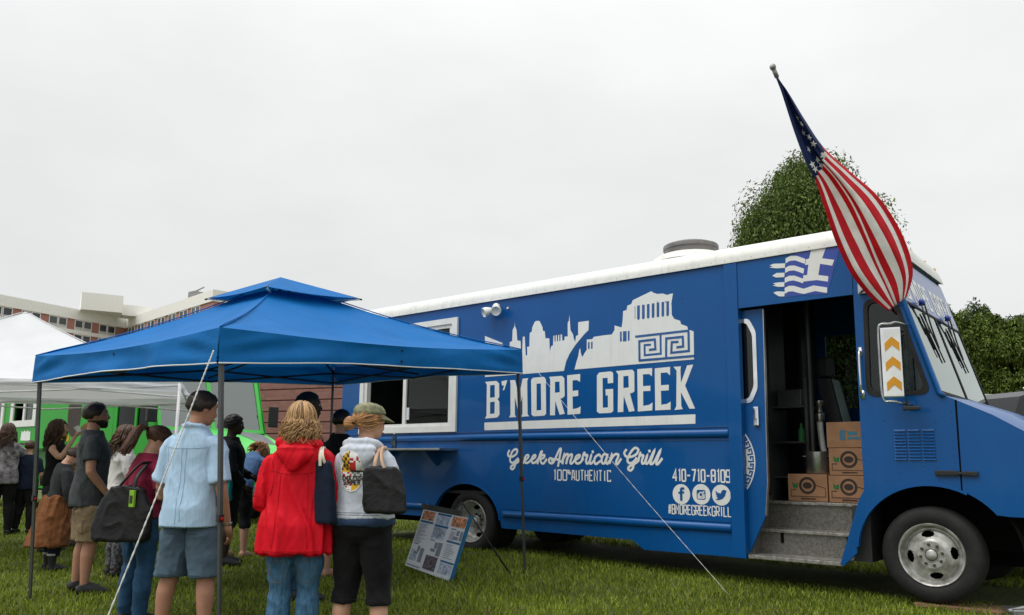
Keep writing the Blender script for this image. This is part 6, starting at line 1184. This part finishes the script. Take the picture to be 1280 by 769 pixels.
# --- boy in dark grey with a jacket round his waist
py = person(xy(73, 9.3), CAMA + R(-48), 1.43, 'boy in dark grey top with brown jacket tied round his waist', 'skin_fair', dict(mat='c_darkgrey', hem=.50, sleeve=1.85, ease=.014, fold=.012), dict(mat='c_navy', hem=.12, ease=.014), ('short', 'h_brown'), arms={-1: ((-.15, .03, .62), (-.11, .13, .52)), 1: ((.15, .03, .62), (.12, .10, .48))}, head=(0, 34), lean=8, shoes='boot', stance=.05)
b = MB(); b.loft([py.ring(z, w, d, c, 24, lambda q: Vector(q), .02) for z, w, d, c in ((.20, .155, .125, -.05), (.28, .145, .115, -.035), (.38, .13, .10, -.02), (.48, .118, .088, -.01), (.56, .102, .074, -.004), (.585, .095, .068, 0))]); me = remesh(b, .013, 2); folds(me, .035, (9, 9, 2)); link('tied_jacket', me, 'c_brown', py.root, True)
# --- woman in black vest, drinking
pt_ = person(xy(67, 10.8), CAMA + R(-78), 1.76, 'woman in black vest top drinking, in profile', 'skin_fair', dict(mat='c_black', hem=.50, sleeve=0, ease=.008, fold=.008, name='vest_top'), dict(mat='c_darkgrey', hem=.25, ease=.01), ('long', 'h_brown'), arms={-1: ((-.15, .03, .63), (-.05, .15, .72)), 1: ((.145, .07, .70), (.045, .135, .875))}, fem=True, head=(0, -2), build=.98)
b = MB(); c_ = pt_.S((.03, .155, .905)); b.lathe([(.0005, 0), (.028, 0), (.034, .09), (.031, .09), (.026, .01), (.0005, .01)], 'Z', (0, 0, 0), 16); o = b.build('paper_cup', 'white_paint'); o.location = wl(pt_, c_); o.rotation_euler = (R(35), 0, pt_.rz); tag(o, 'white cup at the mouth of the woman in the black vest', 'cup')
# --- boy in navy, seen from behind
pn = person(xy(33, 13.1), CAMA + R(4), 1.50, 'boy in navy t-shirt seen from behind by the green truck', 'skin_fair', dict(mat='c_navy', hem=.47, sleeve=.8, ease=.014, boxy=.6, fold=.012), dict(mat='c_black', hem=.05, ease=.012), ('short', 'h_brown'), arms={-1: ((-.15, .0, .62), (-.08, .10, .60)), 1: ((.15, .0, .62), (.10, .10, .55))})
# --- person in plaid at the left edge
pp2 = person(xy(3, 12.9), CAMA + R(25), 1.78, 'person in pale plaid shirt cut off by the left edge', 'skin_fair', dict(mat='c_plaid', hem=.46, sleeve=1.9, ease=.018, boxy=.7, fold=.018), dict(mat='c_black', hem=.04, ease=.01), ('long', 'h_brown'), arms={-1: ((-.16, .04, .66), (-.05, .14, .74)), 1: ((.16, .05, .70), (.12, .16, .74))}, fem=True)
# --- woman in white behind the bearded man
pw = person(xy(152, 8.8), CAMA + R(-50), 1.63, 'dark haired woman in white top behind the bearded man', 'skin_tan', dict(mat='c_white', hem=.50, sleeve=1.2, ease=.018, flare=.012, fold=.016), dict(mat='c_pattern', hem=.06, ease=.01), ('long', 'h_chest'), arms={-1: ((-.15, .02, .63), (-.06, .13, .60)), 1: ((.15, .02, .63), (.06, .13, .60))}, fem=True, head=(-10, 10))
# --- person in a pink top further back
pk_ = person(xy(104, 11.4), CAMA + R(-100), 1.72, 'person in pink top almost hidden behind the bearded man', 'skin_fair', dict(mat='c_pink', hem=.48, sleeve=.9, ease=.014), dict(mat='c_khaki', hem=.27, ease=.012), ('short', 'h_blond'), arms={-1: ((-.15, .02, .63), (-.06, .13, .62)), 1: ((.15, .02, .63), (.06, .13, .62))})
# --- person in black, profile
pd = person(xy(287, 9.4), CAMA + R(-75), 1.74, 'person in black jacket in profile beside the tent pole', 'skin_dark', dict(mat='c_black', hem=.44, sleeve=1.9, ease=.016, flare=.01, name='jacket', fold=.014), dict(mat='c_black', hem=.27, ease=.012), ('bun', 'h_black'), arms={-1: ((-.15, .02, .63), (-.06, .13, .58)), 1: ((.15, .02, .62), (.10, .10, .52))}, fem=True, head=(0, 5))
# --- blond woman bending forward
pe = person(xy(299, 10.0), CAMA + R(-15), 1.62, 'blond woman in blue top and black capris bending forward', 'skin_fair', dict(mat='c_midblue', hem=.52, sleeve=.9, ease=.012, fold=.012), dict(mat='c_black', hem=.22, ease=.008, name='capris'), ('bob', 'h_ginger'), arms={-1: ((-.13, .26, .52), (-.06, .30, .40)), 1: ((.13, .26, .52), (.06, .30, .40))}, lean=42, head=(0, 25), fem=True, shoes=None)
# --- dark haired man under the canopy
pf = person(xy(381, 7.4), CAMA + R(-68), 1.88, 'tall dark haired man in black near the far tent leg', 'skin_dark', dict(mat='c_black', hem=.45, sleeve=1.9, ease=.014, fold=.012), dict(mat='c_jeans_dark', hem=.05, ease=.01), ('short', 'h_black'), arms={-1: ((-.145, .0, .63), (-.06, .12, .58)), 1: ((.145, .0, .63), (.06, .12, .58))})
# --- person in black behind the hoodie
pq = person(xy(424, 8.4), CAMA + R(-35), 1.74, 'black clad person mostly hidden behind the grey hoodie', 'skin_fair', dict(mat='c_black', hem=.46, sleeve=1.9, ease=.014, fold=.012), dict(mat='c_darkgrey', hem=.27, ease=.012, name='shorts'), ('short', 'h_black'), arms={-1: ((-.16, -.02, .62), (-.08, .10, .58)), 1: ((.145, .0, .63), (.06, .12, .58))}, shoes=None)
# ---------------- stitched seams, pockets and hems laid on the cloth of the nearest people
def seams(p, o, lines, m_, w=.004, name='seam', off=.0018, yd=1):
    bv_ = BVHTree.FromObject(o, bpy.context.evaluated_depsgraph_get()); Hh = p.H
    for ln in lines:
        pts = smooth_path([(x * Hh, 0, z * Hh) for x, z in ln], 8); P_ = []
        for q in pts:
            h = bv_.ray_cast(Vector((q.x, -1.2, q.z)), Vector((0, 1, 0)))
            if h[0]: P_.append(h[0] + h[1] * off)
        if len(P_) > 2: mb = MB(); mb.tube(P_, w * .5, 5); mb.build(name, m_, p.root, True)
clothmat('s_ltblue', (.30, .44, .60)); clothmat('s_red', (.42, .005, .012)); clothmat('s_jeans', (.025, .07, .13)); clothmat('s_hoodie', (.32, .34, .39)); clothmat('s_burg', (.11, .010, .024)); clothmat('s_shorts', (.04, .065, .09)); clothmat('s_char', (.03, .034, .036)); clothmat('s_stitch', (.20, .15, .08)); clothmat('s_black', (.02, .02, .021))
hs = lambda z, w, dip=0.: [(-w, z), (-w * .5, z - dip), (0, z - dip * 1.2), (w * .5, z - dip), (w, z)]
seams(pb, pb.top, [hs(.765, .085, .004), [(-.008, .762), (-.009, .66), (-.010, .47)], [(.008, .762), (.009, .66), (.009, .48)], hs(.462, .10), [(-.092, .77), (-.082, .74), (-.080, .70), (-.088, .665)], [(.092, .77), (.082, .74), (.080, .70), (.088, .665)]], 's_ltblue', .0028)
seams(pb, pb.bottom, [hs(.275, .09), [(0, .45), (0, .40), (0, .36)], [(-.07, .43), (-.025, .43)], [(.025, .43), (.07, .43)]], 's_shorts')
seams(pr, pr.top, [hs(.735, .09, .012), hs(.437, .11), [(-.088, .77), (-.076, .70), (-.09, .64)], [(.088, .77), (.076, .70), (.09, .64)], [(-.05, .72), (-.055, .58), (-.065, .45)], [(.05, .72), (.055, .58), (.065, .45)]], 's_red', .003)
seams(pr, pr.bottom, [[(-.078, .395), (-.030, .392), (-.030, .33), (-.054, .315), (-.078, .335), (-.078, .395)], [(.078, .395), (.030, .392), (.030, .33), (.054, .315), (.078, .335), (.078, .395)]], 's_stitch', .003)
seams(ph, ph.top, [hs(.572, .09), hs(.580, .09), [(-.085, .77), (-.074, .72), (-.082, .66)], [(.085, .77), (.074, .72), (.082, .66)]], 's_hoodie')
seams(ph, ph.bottom, [[(0, .50), (0, .45), (0, .42)], hs(.25, .09)], 's_black')
seams(pu, pu.top, [hs(.532, .085), [(-.085, .765), (-.074, .72), (-.08, .675)], [(.085, .765), (.074, .72), (.08, .675)]], 's_burg')
seams(pu, pu.bottom, [[(-.072, .50), (-.022, .495), (-.022, .43), (-.047, .415), (-.072, .435), (-.072, .50)], [(.072, .50), (.022, .495), (.022, .43), (.047, .415), (.072, .435), (.072, .50)], [(0, .52), (0, .47), (0, .43)], [(-.09, .525), (0, .52), (.09, .525)]], 's_stitch', .003)
seams(pg, pg.top, [hs(.460, .10), [(-.09, .765), (-.08, .72), (-.085, .67)], [(.09, .765), (.08, .72), (.085, .67)]], 's_char')
# ================================================================ bags
def bag(p, c, size, label, m_, tilt=0, turn=0, straps=(), taper=.8, strapm=None, sr=.008, fold=.008, seed=1.):
    """c: bottom centre in person local metres; size w(along x), d, h"""
    wv = wl(p, c); t = thing('shoulder_bag', wv, label, 'bag', p.rz + R(turn), 'bags carried by the people'); w, d, h = size; mb = MB(); rows = []
    for k, z in ((.90, 0), (1.0, .05), (1.03, .25), (.97, .6), (taper + .04, .9), (taper, 1.0)):
        dd = d * (1 - .45 * z) * (1 if z > .02 else .85); rows.append([(math.copysign(abs(math.cos(a)) ** .5, math.cos(a)) * w / 2 * k + h * z * math.tan(R(tilt)), math.copysign(abs(math.sin(a)) ** .6, math.sin(a)) * dd / 2, z * h - .06 * h * math.cos(a * 2) * (1 if z > .95 else 0)) for a in [2 * math.pi * i / 24 for i in range(24)]])
    mb.loft(rows); me = remesh(mb, .009, 1); folds(me, fold, (9, 9, 5), seed); link('bag_body', me, m_, t, True)
    inv = Matrix.Rotation(-(p.rz + R(turn)), 3, 'Z')
    for st in straps:
        pts = [inv @ (wl(p, q) - wv) for q in st]; mb = MB(); mb.tube(smooth_path(pts, 8), [(sr, sr * 1.8)] * ((len(pts) - 1) * 8 + 1), 8); mb.build('strap', strapm or m_, t, True)
    return t
H = 1.60
bag(pu, (.08, -.22, .66), (.48, .13, .42), 'large black tote on the shoulder of the woman in burgundy', 'leather_black', tilt=4, turn=25, taper=.62, straps=[[(.02, -.25, 1.05), (.07, -.19, 1.16), (.10, -.10, 1.265), (.11, .02, 1.27)], [(.17, -.20, 1.04), (.15, -.16, 1.16), (.13, -.07, 1.26)]], sr=.010)
t = thing('phone_pouch', wl(pu, (.20, -.21, .93)), 'small lime green pouch clipped on the large black tote', 'pouch', pu.rz); b = MB(); b.box((-.03, -.02, 0), (.03, .0, .13), .006); b.build('pouch_body', 'print_lime' if 'print_lime' in M else mat('print_lime', (.22, .45, .02), .6), t); b = MB(); b.box((-.018, -.023, .03), (.018, -.021, .09)); b.build('pouch_window', 'print_dark', t)
bag(ph, (.235, -.19, 1.0), (.27, .12, .29), 'black leather handbag with tan straps on the hoodie shoulder', 'leather_black', tilt=-6, turn=18, taper=.88, strapm='leather_tan', straps=[[(.15, -.19, 1.24), (.145, -.17, 1.33), (.135, -.10, 1.40), (.13, -.02, 1.425)], [(.24, -.19, 1.24), (.19, -.17, 1.33), (.155, -.09, 1.41), (.15, -.01, 1.42)]], fold=.010, seed=4)
bag(pr, (.22, -.14, .93), (.15, .09, .40), 'dark navy cloth tote hanging on the red jacket shoulder', 'c_navy', tilt=-5, turn=-25, taper=.8, strapm='c_cream', straps=[[(.20, -.15, 1.31), (.18, -.15, 1.37), (.165, -.06, 1.42), (.165, .03, 1.40)], [(.17, -.16, 1.30), (.165, -.15, 1.37), (.15, -.06, 1.42)]], seed=6, sr=.007)
bag(pd, (.20, .02, .74), (.22, .06, .36), 'teal cloth bag held by the person in black', 'c_teal', taper=.95, straps=[[(.18, .10, 1.08), (.18, .15, 1.0)]], seed=8)
